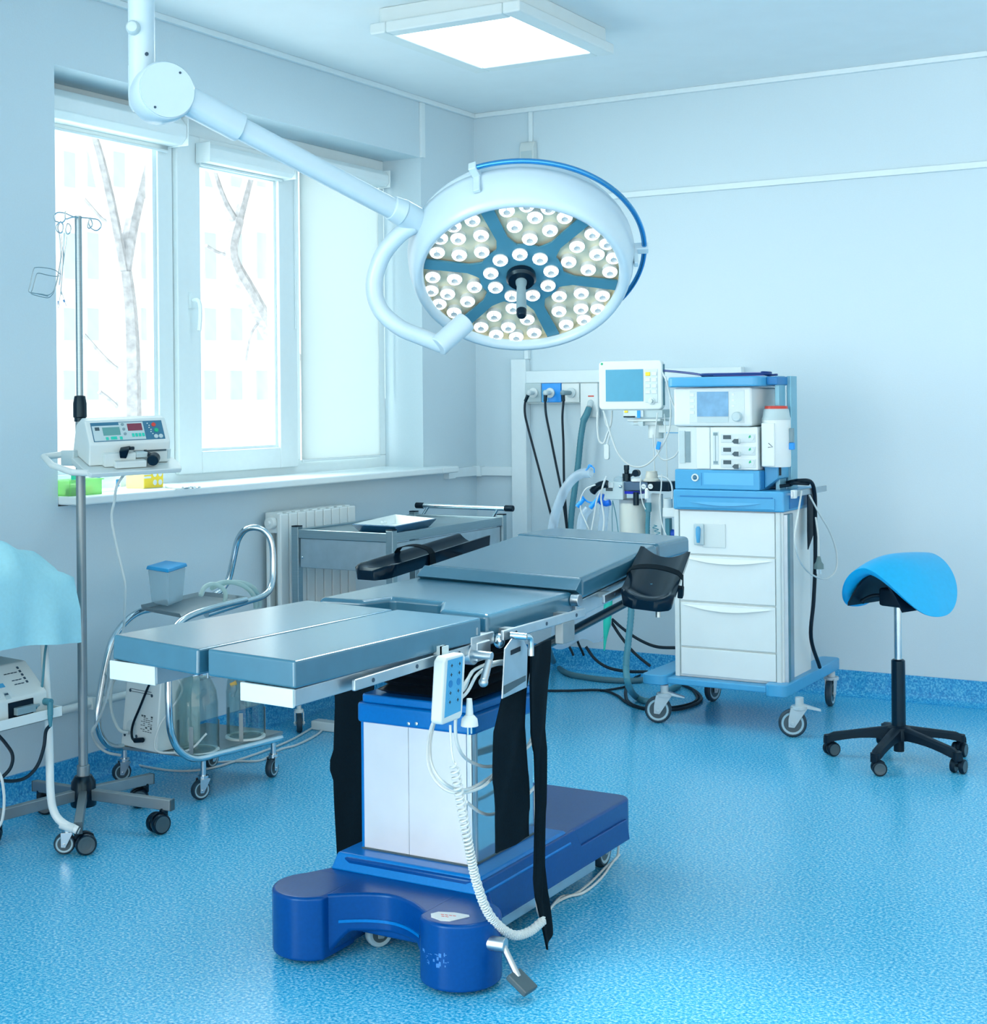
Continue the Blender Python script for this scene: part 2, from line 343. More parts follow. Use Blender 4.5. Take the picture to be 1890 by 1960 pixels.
b = MB().box(LX, LX+0.03, 6.535, BY, 1.002, 1.05); b.box(LX, LX+0.036, 6.51, 6.575, 0.998, 1.054); b.box(LX+0.03, -3.84, BY-0.03, BY, 1.002, 1.05); b.box(LX, LX+0.05, BY-0.05, BY, 0.998, 1.054)
struct('trim_5', b, 'trunk', bevel=0.002)
b = MB().box(-3.835, -3.745, BY-0.05, BY, 0.118, 1.62); b.box(-3.765, -3.74, BY-0.03, BY, 1.62, 2.428)
struct('trim_6', b, 'trunk', bevel=0.003)
b = MB().box(-3.745, -2.55, BY-0.05, BY, 1.492, 1.556)
struct('trim_7', b, 'trunk', bevel=0.003)

# window: three lights in a white frame, standing in the niche
b = MB(); fx0, fx1 = NX-0.07, NX
b.box(fx0, fx1, N0, N1, 1.06, 1.13); b.box(fx0, fx1, N0, N1, 2.53, NZ)
for y0, y1 in ((N0, N0+0.07), (4.645, 4.735), (5.545, 5.605), (6.235, N1)): b.box(fx0, fx1, y0, y1, 1.13, 2.53)
win = struct('window_1', b, 'upvc', bevel=0.004)
b = MB(); s0, s1 = NX-0.05, NX+0.022
b.box(s0, s1, 4.738, 4.885, 1.10, 2.555); b.box(s0, s1, 5.425, 5.56, 1.10, 2.555); b.box(s0, s1, 4.885, 5.425, 1.10, 1.195); b.box(s0, s1, 4.885, 5.425, 2.44, 2.555)
sash = obj('sash', b, 'upvc', win, bevel=0.006)
obj('glazing_bead', MB().box(s0+0.012, s1-0.02, 4.885, 4.9, 1.195, 2.44).box(s0+0.012, s1-0.02, 5.41, 5.425, 1.195, 2.44).box(s0+0.012, s1-0.02, 4.9, 5.41, 1.195, 1.208).box(s0+0.012, s1-0.02, 4.9, 5.41, 2.427, 2.44), 'upvc', sash)
obj('pane', MB().box(s0+0.016, s0+0.022, 4.89, 5.42, 1.2, 2.435), 'glassw', sash)
hp = on_x(366, 575, s1)
b = MB().box(s1, s1+0.012, hp.y-0.016, hp.y+0.016, hp.z-0.035, hp.z+0.035)
b.tube(smooth([(s1, hp.y, hp.z), (s1+0.035, hp.y, hp.z), (s1+0.042, hp.y+0.008, hp.z-0.02), (s1+0.04, hp.y+0.012, hp.z-0.07), (s1+0.04, hp.y+0.006, hp.z-0.13)], 5), 0.009, 8)
obj('window_handle', b, 'upvc', sash, bevel=0.0)
obj('pane', MB().box(fx0+0.03, fx0+0.036, N0+0.06, 4.655, 1.12, 2.54), 'glassw', win)
obj('pane', MB().box(fx0+0.03, fx0+0.036, 5.595, 6.245, 1.12, 2.54), 'glassw', win)
obj('glazing_bead', MB().box(fx1-0.03, fx1-0.012, 4.625, 4.645, 1.13, 2.53).box(fx1-0.03, fx1-0.012, N0+0.07, 4.625, 1.13, 1.145), 'upvc', win)
struct('trim_8', MB().box(NX, -3.97, N0+0.002, 6.335, 1.035, 1.068).box(LX, -3.97, 6.335, 6.49, 1.035, 1.068), 'upvc', bevel=0.008)['label'] = 'white window sill'

# roller blinds are fittings that lift off
def blind(label, y0, y1, zt, drop, x, cas=0.075):
    t = thing('roller_blind', label, 'blind', (x, (y0+y1)/2, zt))
    pr = [(x, zt), (x+cas*0.7, zt), (x+cas*0.95, zt-cas*0.3), (x+cas*0.95, zt-cas*0.75), (x+cas*0.7, zt-cas), (x, zt-cas)]
    obj('cassette', MB().prism(pr, lambda a, z: (a, y0, z), lambda a, z: (a, y1, z)), 'upvc', t, bevel=0.005)
    for y in (y0-0.006, y1): obj('end_cap', MB().prism([(x, zt+0.004), (x+cas, zt+0.004), (x+cas, zt-cas-0.004), (x, zt-cas-0.004)], lambda a, z: (a, y, z), lambda a, z: (a, y+0.006, z)), 'upvc', t, bevel=0.004)
    if drop:
        obj('fabric', MB().box(x+0.010, x+0.0125, y0+0.008, y1-0.012, drop, zt-0.02), 'blind', t)
        obj('bottom_bar', MB().box(x+0.006, x+0.016, y0+0.008, y1-0.012, drop-0.012, drop), 'upvc', t, bevel=0.003)
    return t
tb = blind('white roller blind rolled up above the left window pane', N0+0.02, 4.70, 2.60, 2.47, NX+0.006, 0.115)
tb = blind('white roller blind rolled up at the top of the opening window sash', 4.86, 5.45, 2.52, 2.44, s1+0.002, 0.08)
tb = blind('white roller blind pulled down over the right window pane', 5.586, 6.256, 2.58, 1.132, NX+0.004, 0.08)
obj('bead_chain', MB().tube([(NX+0.03, 5.535, 2.5), (NX+0.03, 5.535, 1.75)], 0.0022, 6).tube([(NX+0.03, 6.275, 2.5), (NX+0.03, 6.275, 1.42)], 0.0022, 6), 'upvc', tb)

# outside: bare trees and a pale block of flats, washed out by daylight
def bare_tree(label, base, pts, rad, twigs):
    b = MB()
    for P, r in zip(pts, rad): b.tube(smooth(P, 5), [r[0]+(r[1]-r[0])*i/(5*(len(P)-1)) for i in range(5*(len(P)-1)+1)], 8)
    for P, r in twigs: b.tube(smooth(P, 4), r, 5)
    o = obj('bare_tree', b, 'bark'); return tag(o, label, 'tree')
def ex(px, py, x=-10.0): return on_x(px, py, x)
bare_tree('bare forked tree outside the left window pane', None,
    [[V((ex(238, 1050).x, ex(238, 1050).y, -1.0)), ex(242, 800), ex(240, 620), ex(232, 520)], [ex(232, 530), ex(208, 400), ex(188, 310), ex(170, 240), ex(150, 120)], [ex(232, 530), ex(250, 430), ex(272, 340), ex(292, 255), ex(310, 130)]],
    [(0.16, 0.10), (0.085, 0.05), (0.085, 0.05)], [([ex(246, 722), ex(205, 690), ex(160, 640)], 0.02), ([ex(222, 432), ex(196, 420), ex(160, 380)], 0.018), ([ex(262, 390), ex(285, 370), ex(310, 360)], 0.02), ([ex(250, 805), ex(215, 770), ex(190, 750)], 0.022)])
bare_tree('bare leaning tree outside the opening window sash', None,
    [[V((ex(640, 860, -11).x, ex(640, 860, -11).y, -1.0)), ex(590, 760, -11), ex(520, 640, -11), ex(475, 560, -11), ex(440, 490, -11), ex(452, 420, -11)], [ex(452, 430, -11), ex(425, 380, -11), ex(402, 310, -11), ex(385, 240, -11)], [ex(452, 430, -11), ex(468, 370, -11), ex(484, 310, -11), ex(495, 230, -11)]],
    [(0.13, 0.09), (0.06, 0.035), (0.07, 0.05)], [([ex(440, 490, -11), ex(415, 482, -11), ex(395, 470, -11)], 0.02), ([ex(500, 610, -11), ex(480, 640, -11), ex(470, 690, -11)], 0.02)])
struct('ground', MB().box(-30, -4.6, -4, 40, -1.1, -1.0), 'facade', flat=True)
fb = thing('apartment_block', 'pale block of flats seen far beyond the window', 'building', (-18.3, 16, 0))
struct_b = MB().box(-19, -18, 6, 30, -1, 14)
obj('facade', struct_b, 'facade', fb, flat=True)
for py0, hh in ((290, 70), (445, 90), (590, 62), (710, 55)):
    for px0 in (120, 165, 215, 268, 390, 440, 490):
        a = on_x(px0, py0, -18); c = on_x(px0+22, py0+hh, -18)
        obj('window', MB().box(-18.0, -17.97, a.y, c.y, c.z, a.z), 'pane2', fb)

# sensor and ceiling light
t = thing('motion_sensor', 'small white motion sensor under a conduit on the back wall', 'sensor', (-3.725, BY, 2.70))
obj('housing', MB().prism([(BY, 2.765), (BY-0.03, 2.765), (BY-0.045, 2.735), (BY-0.04, 2.65), (BY, 2.645)], lambda y, z: (-3.775, y, z), lambda y, z: (-3.69, y, z)), 'offw', t, bevel=0.005)
obj('lens', MB().prism([(BY-0.0448, 2.715), (BY-0.046, 2.713), (BY-0.0425, 2.66), (BY-0.0405, 2.658)], lambda y, z: (-3.765, y, z), lambda y, z: (-3.70, y, z)), 'shade', t)
cl = thing('ceiling_light', 'square white ceiling light panel, glowing', 'lamp', (-2.985, 5.2, CZ))
x0, x1, y0, y1 = -3.30, -2.665, 4.80, 5.58
zb = 2.845
b = MB(); b.pz(rrect(x0-0.0, x1+0.0, y0, y1, 0.03), 2.885, CZ)
obj('housing', b, 'white', cl, bevel=0.004)
b = MB(); g = 0.055
for q in ((x0-0.02, x0+g, y0-0.02, y1+0.02), (x1-g, x1+0.02, y0-0.02, y1+0.02), (x0+g, x1-g, y0-0.02, y0+g), (x0+g, x1-g, y1-g, y1+0.02)): b.box(*q, zb, 2.89)
obj('bezel', b, 'white', cl, bevel=0.008)
M['glow'] = mat('glowing diffuser', (250, 254, 255), 0.5, noise=0.0, emit=(235, 250, 255), es=CEILING_LAMP)
obj('diffuser', MB().box(x0+g-0.004, x1-g+0.004, y0+g-0.004, y1-g+0.004, zb+0.012, zb+0.022), 'glow', cl)

# ================================================================== SURGICAL LAMP
Lc = at_d(998, 533, 4.1)
hc = V((-Lc.x, -Lc.y, 0)).normalized(); nrm = (hc*math.cos(R(51))-_u*math.sin(R(51))).normalized()
lx = _u.cross(hc).normalized(); ly = nrm.cross(lx).normalized()
if lx.dot(_r) < 0: lx = -lx
if ly.z < 0: ly = -ly
def lp(x, y, z): return Lc+lx*x+ly*y+nrm*z
def lpol(r, deg, z): return lp(r*math.cos(R(deg)), r*math.sin(R(deg)), z)
sl = thing('surgical_lamp', 'round white surgical lamp on a jointed ceiling arm above the operating table', 'lamp', (Lc.x, Lc.y, Lc.z))
b = MB().lathe([(0.272, -0.012), (0.274, 0.004), (0.284, 0.012), (0.296, 0.008), (0.304, -0.006), (0.314, -0.04), (0.320, -0.085), (0.318, -0.105), (0.309, -0.110), (0.309, -0.117), (0.312, -0.122), (0.30, -0.145), (0.24, -0.165), (0.0, -0.172)], Lc, nrm, 64, caps=False)
obj('lamp_head', b, 'lampw', sl, sharp=60)
M['lplate'] = mat('steel blue plate', (66, 128, 152), 0.35, noise=0.03)
M['lmirr'] = mat('gold tinted reflector', (226, 222, 196), 0.3, 0.35, noise=0.08, scale=14)
M['led'] = mat('lamp lens', (240, 248, 250), 0.15, noise=0.0, emit=(255, 255, 250), es=0.75)
M['ledc'] = mat('lamp lens core', (196, 208, 212), 0.2, noise=0.0)
b = MB()
b.lathe([(0.0, -0.028), (0.273, -0.028), (0.273, -0.012)], Lc, nrm, 48, caps=False); obj('reflector', b, 'lmirr', sl)
b = MB(); b.lathe([(0.118, -0.019), (0.118, -0.013), (0.0, -0.013)], Lc, nrm, 40, caps=False)
sp = MB()
for k in range(6):
    a = 50+60*k
    for q in (0,):
        poly = [(0.10, -26), (0.125, -12), (0.15, -6.2), (0.272, -3.9), (0.272, 3.9), (0.15, 6.2), (0.125, 12), (0.10, 26)]
        P = [(r*math.cos(R(a+d)), r*math.sin(R(a+d))) for r, d in poly]
        b.prism(P, lambda x, y: lp(x, y, -0.019), lambda x, y: lp(x, y, -0.0128))
plate = obj('front_plate', b, 'lplate', sl)
led0 = None
def led(x, y, rad=0.0215, z=-0.012):
    global led0
    c = lp(x, y, z)
    if led0 is None:
        b = MB()
        b.mi(1).lathe([(rad, -0.012), (rad, 0.0035)], c, nrm, 20, caps=False)
        b.mi(0).lathe([(rad, 0.0035), (rad, 0.004), (rad*0.86, 0.009), (rad*0.42, 0.011)], c, nrm, 20, caps=False)
        b.mi(1).lathe([(rad*0.42, 0.011), (rad*0.36, 0.006), (0.0, 0.006)], c, nrm, 14, caps=False)
        for a in (95, 215, 335):
            d = lx*math.cos(R(a))+ly*math.sin(R(a)); b.mi(1).bar(c+d*rad*0.42+nrm*0.0105, c+d*rad*0.98+nrm*0.0055, 0.0022, 0.0035, nrm)
        led0 = obj('lens', b, ['led', 'ledc'], sl); led0['_c'] = 0; WL['led0'] = c; del led0['_c']
        return led0
    o = led0.copy(); C.objects.link(o); o.parent = sl; o.location = led0.location+(c-WL['led0']); return o
for k in range(9): led(0.085*math.cos(R(k*40+12)), 0.085*math.sin(R(k*40+12)))
for k in range(6):
    a = 80+60*k
    for r, ds in ((0.140, (0,)), (0.187, (-15, 15)), (0.222, (0,)), (0.247, (-18.5, 18.5)), (0.262, (-6.5, 6.5))):
        for d in ds: led(r*math.cos(R(a+d)), r*math.sin(R(a+d)), z=-0.018)
b = MB().lathe([(0.041, -0.012), (0.042, 0.004), (0.036, 0.012), (0.0, 0.012)], Lc, nrm, 28, caps=False); hub = obj('hub', b, 'blkg', sl)
b = MB(); b.mi(0).lathe([(0.016, 0.008), (0.0155, 0.02), (0.0125, 0.03), (0.0145, 0.12)], Lc, nrm, 18, caps=False); b.mi(1).lathe([(0.0145, 0.12), (0.0135, 0.138), (0.011, 0.142), (0.0, 0.142)], Lc, nrm, 18, caps=False)
obj('sterile_handle', b, ['grey', 'blkg'], sl)
# glass cover is left implicit in the lenses; rail around the rim
rr = [lpol(0.347, 112-3*i, -0.095) for i in range(63)]
b = MB().tube(rr, 0.0075, 10); rail = obj('rail', b, mat('blue steel rail', (70, 150, 205), 0.15, 0.9, noise=0.03), sl)
for a in (111, 3, -72):
    b = MB(); d = lx*math.cos(R(a))+ly*math.sin(R(a)); tg = nrm.cross(d)
    b.obox(lpol(0.336, a, -0.095), d, tg, nrm, 0.022, 0.011, 0.013); b.obox(lpol(0.321, a, -0.066), d, tg, nrm, 0.006, 0.010, 0.035)
    obj('bracket', b, 'lampw', rail, bevel=0.003)
# yoke
ya, yb = at_d(778, 428, 4.02), at_d(842, 655, 4.08)
b = MB().tube(smooth([at_d(790, 432, 4.03), at_d(762, 452, 4.03), at_d(731, 492, 4.04), at_d(716, 545, 4.05), at_d(728, 592, 4.06), at_d(764, 626, 4.06), at_d(805, 644, 4.07), at_d(846, 660, 4.08)], 6), 0.0235, 16)
obj('yoke', b, 'lampw', sl)
b = MB().cyl(at_d(838, 664, 4.06), at_d(893, 615, 4.10), 0.03, n=24); obj('pivot', b, 'lampw', sl, bevel=0.004)
b = MB().cyl(at_d(766, 405, 4.0), at_d(840, 446, 4.1), 0.038, n=24); b.cyl(at_d(748, 397, 3.98), at_d(770, 407, 4.0), 0.033, 0.038, n=24); obj('pivot', b, 'lampw', sl, bevel=0.004)
J = at_d(321, 172, 3.55); axd = (_r*0.47-_f*0.88).normalized()
arm0, arm1 = at_d(345, 185, 3.60), at_d(760, 404, 3.99)
def rbox_arm(b, p0, p1, w, h):
    d = (p1-p0).normalized(); u = (V((0, 0, 1))-d*d.z).normalized(); x = d.cross(u)
    P = rrect(-w/2, w/2, -h/2, h/2, min(w, h)*0.42, 5)
    return b.prism(P, lambda s, t: p0+x*s+u*t, lambda s, t: p1+x*s+u*t)
b = MB(); dd = arm1-arm0
rbox_arm(b, arm0+dd*0.2, arm1, 0.048, 0.056); obj('spring_arm', b, 'lampw', sl, bevel=0.0)
b = MB(); rbox_arm(b, arm0, arm0+dd*0.255, 0.062, 0.072); obj('arm_sleeve', b, 'lampw', sl, bevel=0.003)
b = MB().cyl(arm0+dd*0.945+V((0.02, -0.03, 0.0)), arm0+dd*0.945+V((0.02, -0.0345, 0.0)), 0.004, n=10); 
b = MB().lathe([(0.0, -0.105), (0.060, -0.105), (0.068, -0.098), (0.072, -0.07), (0.072, -0.012), (0.068, -0.006), (0.066, -0.006), (0.066, 0.0), (0.0, 0.0)], J, axd, 40, caps=False)
joint = obj('arm_joint', b, 'lampw', sl)
b = MB()
for a in (55, 235):
    q = J+(V((0, 0, 1))*math.sin(R(a))+V((0, 0, 1)).cross(axd)*math.cos(R(a)))*0.054; b.cyl(q-axd*0.001, q+axd*0.001, 0.0032, n=8)
obj('screw', b, 'ink', joint)
pc = at_d(271, 60, 3.63); pc = V((pc.x, pc.y, 0))
b = MB().cyl((pc.x, pc.y, J.z+0.01), (pc.x, pc.y, CZ), 0.0325, n=28); b.cyl((pc.x, pc.y, J.z-0.0), (pc.x, pc.y, J.z+0.075), 0.0335, n=28); b.lathe([(0.0335, 0.0), (0.032, -0.02), (0.024, -0.035), (0.0, -0.04)], (pc.x, pc.y, J.z), (0, 0, 1), 28, caps=False)
b.cyl((pc.x, pc.y, CZ-0.05), (pc.x, pc.y, CZ), 0.10, n=32)
obj('drop_tube', b, 'lampw', sl)
q = at_d(262, 54, 3.6); obj('knob', MB().lathe([(0.0, 0.0), (0.018, 0.0), (0.0165, 0.012), (0.012, 0.017), (0, 0.018)], V((pc.x, pc.y, q.z))-_f*0.031-_r*0.012, -_f, 20, caps=False), 'shade', sl)
q = at_d(287, 103, 3.6); obj('screw', MB().cyl(V((pc.x, pc.y, q.z))-_f*0.026+_r*0.0175, V((pc.x, pc.y, q.z))-_f*0.031+_r*0.02, 0.0045, n=10), 'ink', sl)
ld = bpy.data.lights.new('lamp_light', 'SPOT'); ld.energy = 60; ld.spot_size = R(75); ld.spot_blend = 0.6; ld.shadow_soft_size = 0.22; ld.color = (0.95, 1.0, 1.0)
lo = bpy.data.objects.new('lamp_light', ld); C.objects.link(lo); lo.parent = sl; lo.location = nrm*0.02+nrm*0.15
lo.rotation_euler = nrm.to_track_quat('-Z', 'Y').to_euler()

# ================================================================== OPERATING TABLE
ot = thing('operating_table', 'operating table with dark slate pads on a royal blue base', 'operating table', (-2.11, 3.4, 0))
# base: two lobes with a concave front, then the long rear body
LCX, LCY, LR = -2.295, 3.02, 0.105
RCX, RCY, RR = -1.862, 3.03, 0.100
HB = 0.172
base = MB()
base.pz(ring_poly(LCX, LCY, LR, 40, 320, 26), 0.012, HB)
base.pz(ring_poly(RCX, RCY, RR, -140, 140, 26), 0.012, HB)
# the bridge between the lobes: concave plan, arched underneath
N = 18; xl, xr = LCX+LR*math.cos(R(320)), RCX+RR*math.cos(R(-140)); yl, yr = LCY+LR*math.sin(R(320)), RCY+RR*math.sin(R(-140))
def front_y(t): return (yl+(yr-yl)*t)+0.075*math.sin(PI*t)
def bot_z(t):
    e = min(t, 1-t)
    return 0.012+0.063*min(1, e/0.16)
rows = [[], [], [], []]
for i in range(N+1):
    t = i/N; x = xl-0.012+(xr-xl+0.024)*t; y = front_y(t)+0.012
    rows[0].append((x, y, bot_z(t))); rows[1].append((x, y, HB)); rows[2].append((x, 3.2, HB)); rows[3].append((x, 3.2, bot_z(t)))
vs_ = [p for r in rows for p in r]; n_ = N+1; fs_ = []
for k in range(4):
    for i in range(N): fs_.append((k*n_+i, k*n_+i+1, ((k+1) % 4)*n_+i+1, ((k+1) % 4)*n_+i))
fs_ += [(0, n_, 2*n_, 3*n_), (N, 3*n_+N, 2*n_+N, n_+N)]
base.add(vs_, fs_)
base.hexa([(LCX-0.10, 3.05, HB-0.0005), (RCX+0.093, 3.05, HB-0.0005), (-1.88, 3.20, HB-0.0005), (-2.32, 3.20, HB-0.0005)], [(LCX-0.10, 3.05, 0.06), (RCX+0.093, 3.05, 0.06), (-1.88, 3.20, 0.06), (-2.32, 3.20, 0.06)])
bo = obj('base_front', base, 'navy', ot, bevel=0.009, seg=3)
b = MB()
for i in range(2, N-2):
    t0, t1 = i/N, (i+1)/N
    xa, xb = xl-0.012+(xr-xl+0.024)*t0, xl-0.012+(xr-xl+0.024)*t1; ya_, yb_ = front_y(t0)+0.012, front_y(t1)+0.012
    b.hexa([(xa, ya_-0.005, 0.107), (xb, yb_-0.005, 0.107), (xb, yb_+0.01, 0.107), (xa, ya_+0.01, 0.107)], [(xa, ya_-0.005, 0.1), (xb, yb_-0.005, 0.1), (xb, yb_+0.01, 0.1), (xa, ya_+0.01, 0.1)])
obj('moulding', b, 'navyt', bo)
b = MB(); P = [(-2.325, 3.155), (-1.878, 3.155), (-1.878, 4.04), (-2.325, 4.04)]
b.pz(rrect(-2.325, -1.878, 3.155, 4.06, 0.045), 0.085, 0.205)
br = obj('base_rear', b, 'navy', ot, bevel=0.008, seg=3)
obj('platform', MB().hexa([(-2.325, 3.165, 0.212), (-1.882, 3.165, 0.212), (-1.882, 3.62, 0.212), (-2.325, 3.62, 0.212)], [(-2.335, 3.145, 0.17), (-1.868, 3.145, 0.17), (-1.868, 3.64, 0.17), (-2.335, 3.64, 0.17)]), 'navyt', br, bevel=0.006)
obj('side_panel', MB().prism([(3.15, 0.10), (3.15, 0.205), (3.66, 0.205), (3.70, 0.150), (4.0, 0.150), (4.02, 0.085), (3.15, 0.085)], lambda y, z: (-1.882, y, z), lambda y, z: (-1.871, y, z)), 'navy', br, bevel=0.003)
obj('chassis_strip', MB().box(-1.90, -1.874, 3.13, 3.79, 0.058, 0.086), 'alu', br, bevel=0.002)
st = obj('caution_label', MB().lathe([(0.013, 0), (0.013, 0.0008), (0, 0.0008)], (-1.8735, 3.165, 0.072), (1, 0, 0), 16, caps=False), 'yel', br)
b = MB()
for i in range(20): pass
# printed sticker on the right lobe
stp = [(x*0.046+RCX-0.005, y*0.036+RCY-0.045) for x, y in ((-1, -.2), (-.7, -.75), (0, -1), (.45, -.8), (1.0, .55), (.85, .8), (0, .75), (-.8, .35))]
stk = obj('sticker', MB().pz(stp, HB+0.0003, HB+0.0014), 'white', bo)
b = MB()
for i, (u, v_) in enumerate(((-.35, .0), (-.15, .05), (.05, .1), (.25, .15), (-.2, -.25), (0, -.2))): b.box(RCX-0.005+u*0.05-0.004, RCX-0.005+u*0.05+0.004, RCY-0.045+v_*0.04-0.0015, RCY-0.045+v_*0.04+0.0015, HB+0.0013, HB+0.0018)
obj('print', b, 'red', stk)
b = MB(); rnd = random.Random(3)
for i in range(26):
    a = R(-100+rnd.uniform(-22, 26)); z = 0.088+rnd.uniform(-0.016, 0.014); h = rnd.uniform(0.0015, 0.006)
    p = V((RCX+(RR+0.0003)*math.cos(a), RCY+(RR+0.0003)*math.sin(a), z)); tg = V((-math.sin(a), math.cos(a), 0))
    b.obox(p, tg, V((math.cos(a), math.sin(a), 0)), (0, 0, 1), rnd.uniform(0.001, 0.004), 0.0004, h if i % 2 else 0.0008)
obj('scratches', b, mat('scuffed paint', (50, 120, 190), 0.6, noise=0.05), bo)
caster(ot, -1.955, 3.99, 0.055, 0.12, R(95), 'grey', 'tyre', 'tyreg', w=0.034)
caster(ot, -2.25, 3.99, 0.055, 0.12, R(95), 'grey', 'tyre', 'tyreg', w=0.034)
caster(ot, -2.17, 3.13, 0.036, 0.09, R(60), 'grey', 'tyreg', 'tyreg', w=0.026, trail=0.02)
# brake lever
pv = on_z(915, 1780, 0.112)
pv = V((RCX+RR*math.cos(R(-12)), RCY+RR*math.sin(R(-12)), 0.118))
b = MB().cyl(pv-V((0.02, 0, 0)), pv+V((0.036, 0.006, 0)), 0.017, n=20)
lev = obj('brake_lever', b, 'alu', ot, bevel=0.002)
b = MB().tube([pv+V((0.03, 0.006, -0.004)), pv+V((0.072, 0.0, -0.066))], 0.008, 10)
obj('rod', b, 'alu', lev)
b = MB().obox(pv+V((0.082, 0.0, -0.077)), (0.8, 0.05, -0.6), (0.05, 1, 0), (0.6, 0, 0.8), 0.030, 0.026, 0.008); obj('pedal', b, 'dgrey', lev, bevel=0.004)
# column
cx0, cx1, cy0, cy1 = -2.284, -1.942, 3.222, 3.55
obj('column', MB().box(cx0+0.004, cx1-0.004, cy0+0.004, cy1-0.004, 0.2, 0.56), 'sheet', ot)
xm = (cx0+cx1)/2-0.022
col = obj('front_panel', MB().box(cx0+0.006, xm-0.0008, cy0, cy0+0.006, 0.216, 0.556).box(xm+0.0008, cx1-0.016, cy0, cy0+0.006, 0.216, 0.556), 'sheet', ot, bevel=0.0006, seg=1)
obj('side_sheet', MB().box(cx1-0.006, cx1, cy0+0.03, cy1-0.004, 0.216, 0.556), 'sidesheet', ot)
obj('corner_post', MB().box(cx1-0.016, cx1+0.002, cy0-0.002, cy0+0.016, 0.21, 0.556), 'alu', ot, bevel=0.004)
obj('corner_post', MB().box(cx0-0.002, cx0+0.008, cy0-0.001, cy0+0.016, 0.21, 0.556), 'navyt', ot, bevel=0.003)
obj('foot_strip', MB().box(cx0, cx1+0.002, cy0-0.004, cy0+0.006, 0.206, 0.216).box(cx1-0.006, cx1+0.003, cy0, cy1, 0.206, 0.216), 'dgrey', ot)
cap = obj('column_cap', MB().pz(rrect(cx0-0.012, cx1+0.012, cy0-0.012, cy1+0.012, 0.02), 0.55, 0.602), 'navyt', ot, bevel=0.008, seg=3)
obj('rim', MB().pz(rrect(cx0-0.004, cx1+0.002, cy0-0.002, cy1+0.004, 0.02), 0.6, 0.624), 'navyt', cap, bevel=0.006, seg=2)
for px_ in (783, 798):
    q = on_y(px_, 1385, cy0-0.012); obj('screw', MB().lathe([(0.0055, 0), (0.0045, 0.003), (0, 0.0035)], q, (0, -1, 0), 12, caps=False), 'chrome', cap)
b = MB(); z = 0.622; i = 0
ring = []
bx0, bx1, by0, by1 = cx0+0.03, cx1-0.012, cy0+0.02, cy1-0.02
lv = []
for k in range(15):
    o = 0.0 if k % 2 else 0.022; lv.append([(x, y, 0.622+k*0.0125) for x, y in rrect(bx0+o-0.004*(k//5), bx1-o, by0+o, by1-o, 0.02, 3)])
n_ = len(lv[0]); b.add([p for l in lv for p in l], [(k*n_+j, k*n_+(j+1) % n_, (k+1)*n_+(j+1) % n_, (k+1)*n_+j) for k in range(len(lv)-1) for j in range(n_)]+[tuple(range((len(lv)-1)*n_, len(lv)*n_))])
obj('bellows', b, mat('black bellows', (14, 24, 34), 0.3, noise=0.08), ot, sharp=30)
# under frame
obj('under_frame', MB().box(-2.30, -1.93, 3.14, 3.66, 0.785, 0.83), 'gstl', ot, bevel=0.004)
def tz(x, y, z0): return z0-0.025*(x+2.11)
def pad(name, poly, z0, th, zy=0.0, yr=0.0, m='pad', bev=0.012, und=0.0, parent=ot):
    # und: the pad narrows a little towards its underside
    cxm = sum(p[0] for p in poly)/len(poly); cym = sum(p[1] for p in poly)/len(poly)
    f = lambda x, y: z0-0.025*(x+2.11)+zy*(y-yr)
    b = MB().prism(poly, lambda x, y: (cxm+(x-cxm)*(1+und), cym+(y-cym)*(1+und), f(x, y)-th), lambda x, y: (x, y, f(x, y)))
    return obj(name, b, m, parent, bevel=bev, seg=3)
lp1 = pad('leg_pad', [(-2.395, 2.425), (-2.117, 2.392), (-2.086, 3.085), (-2.360, 3.088)], 0.879, 0.056, und=0.008, bev=0.006); lp1['label'] = 'left leg pad'
lp2 = pad('leg_pad', [(-2.104, 2.405), (-1.866, 2.40), (-1.836, 3.098), (-2.079, 3.09)], 0.879, 0.058, und=0.0, bev=0.006); lp2['label'] = 'right leg pad'
def plate(x0, x1, y0, y1, z0, z1):
    f = lambda x: -0.025*(x+2.11); return MB().hexa([(x0, y0, z1+f(x0)), (x1, y0, z1+f(x1)), (x1, y1, z1+f(x1)), (x0, y1, z1+f(x0))], [(x0, y0, z0+f(x0)), (x1, y0, z0+f(x1)), (x1, y1, z0+f(x1)), (x0, y1, z0+f(x0))])
g0, g1 = on_y(213, 1268, 2.42), on_y(300, 1285, 2.42)
obj('leg_plate', plate(g0.x, g1.x, 2.42, 3.06, 0.782, 0.822), 'alu', lp1, bevel=0.003)
obj('end_cap', plate(g0.x, g1.x, 2.414, 2.42, 0.781, 0.823), 'shade', lp1, bevel=0.002)
g0 = on_y(463, 1308, 2.40)
obj('leg_plate', plate(g0.x, -1.868, 2.402, 3.06, 0.784, 0.8205), 'alu', lp2, bevel=0.003)
obj('end_cap', plate(g0.x, -1.8675, 2.394, 2.402, 0.783, 0.8215), 'shade', lp2, bevel=0.002)
pad('hip_pad', [(-2.36, 3.135), (-2.232, 3.16), (-2.203, 3.255), (-2.053, 3.26), (-1.99, 3.15), (-1.845, 3.145), (-1.852, 3.63), (-2.375, 3.63)], 0.8795, 0.062, bev=0.014)
pad('back_pad', [(-2.350, 3.645), (-1.838, 3.648), (-1.845, 4.185), (-2.338, 4.185)], 0.914, 0.060, zy=0.086, yr=3.645, bev=0.014, und=0.004)
pad('head_pad', [(-2.362, 4.205), (-1.852, 4.205), (-1.86, 4.475), (-2.352, 4.475)], 0.9605, 0.058, bev=0.014, und=0.004)
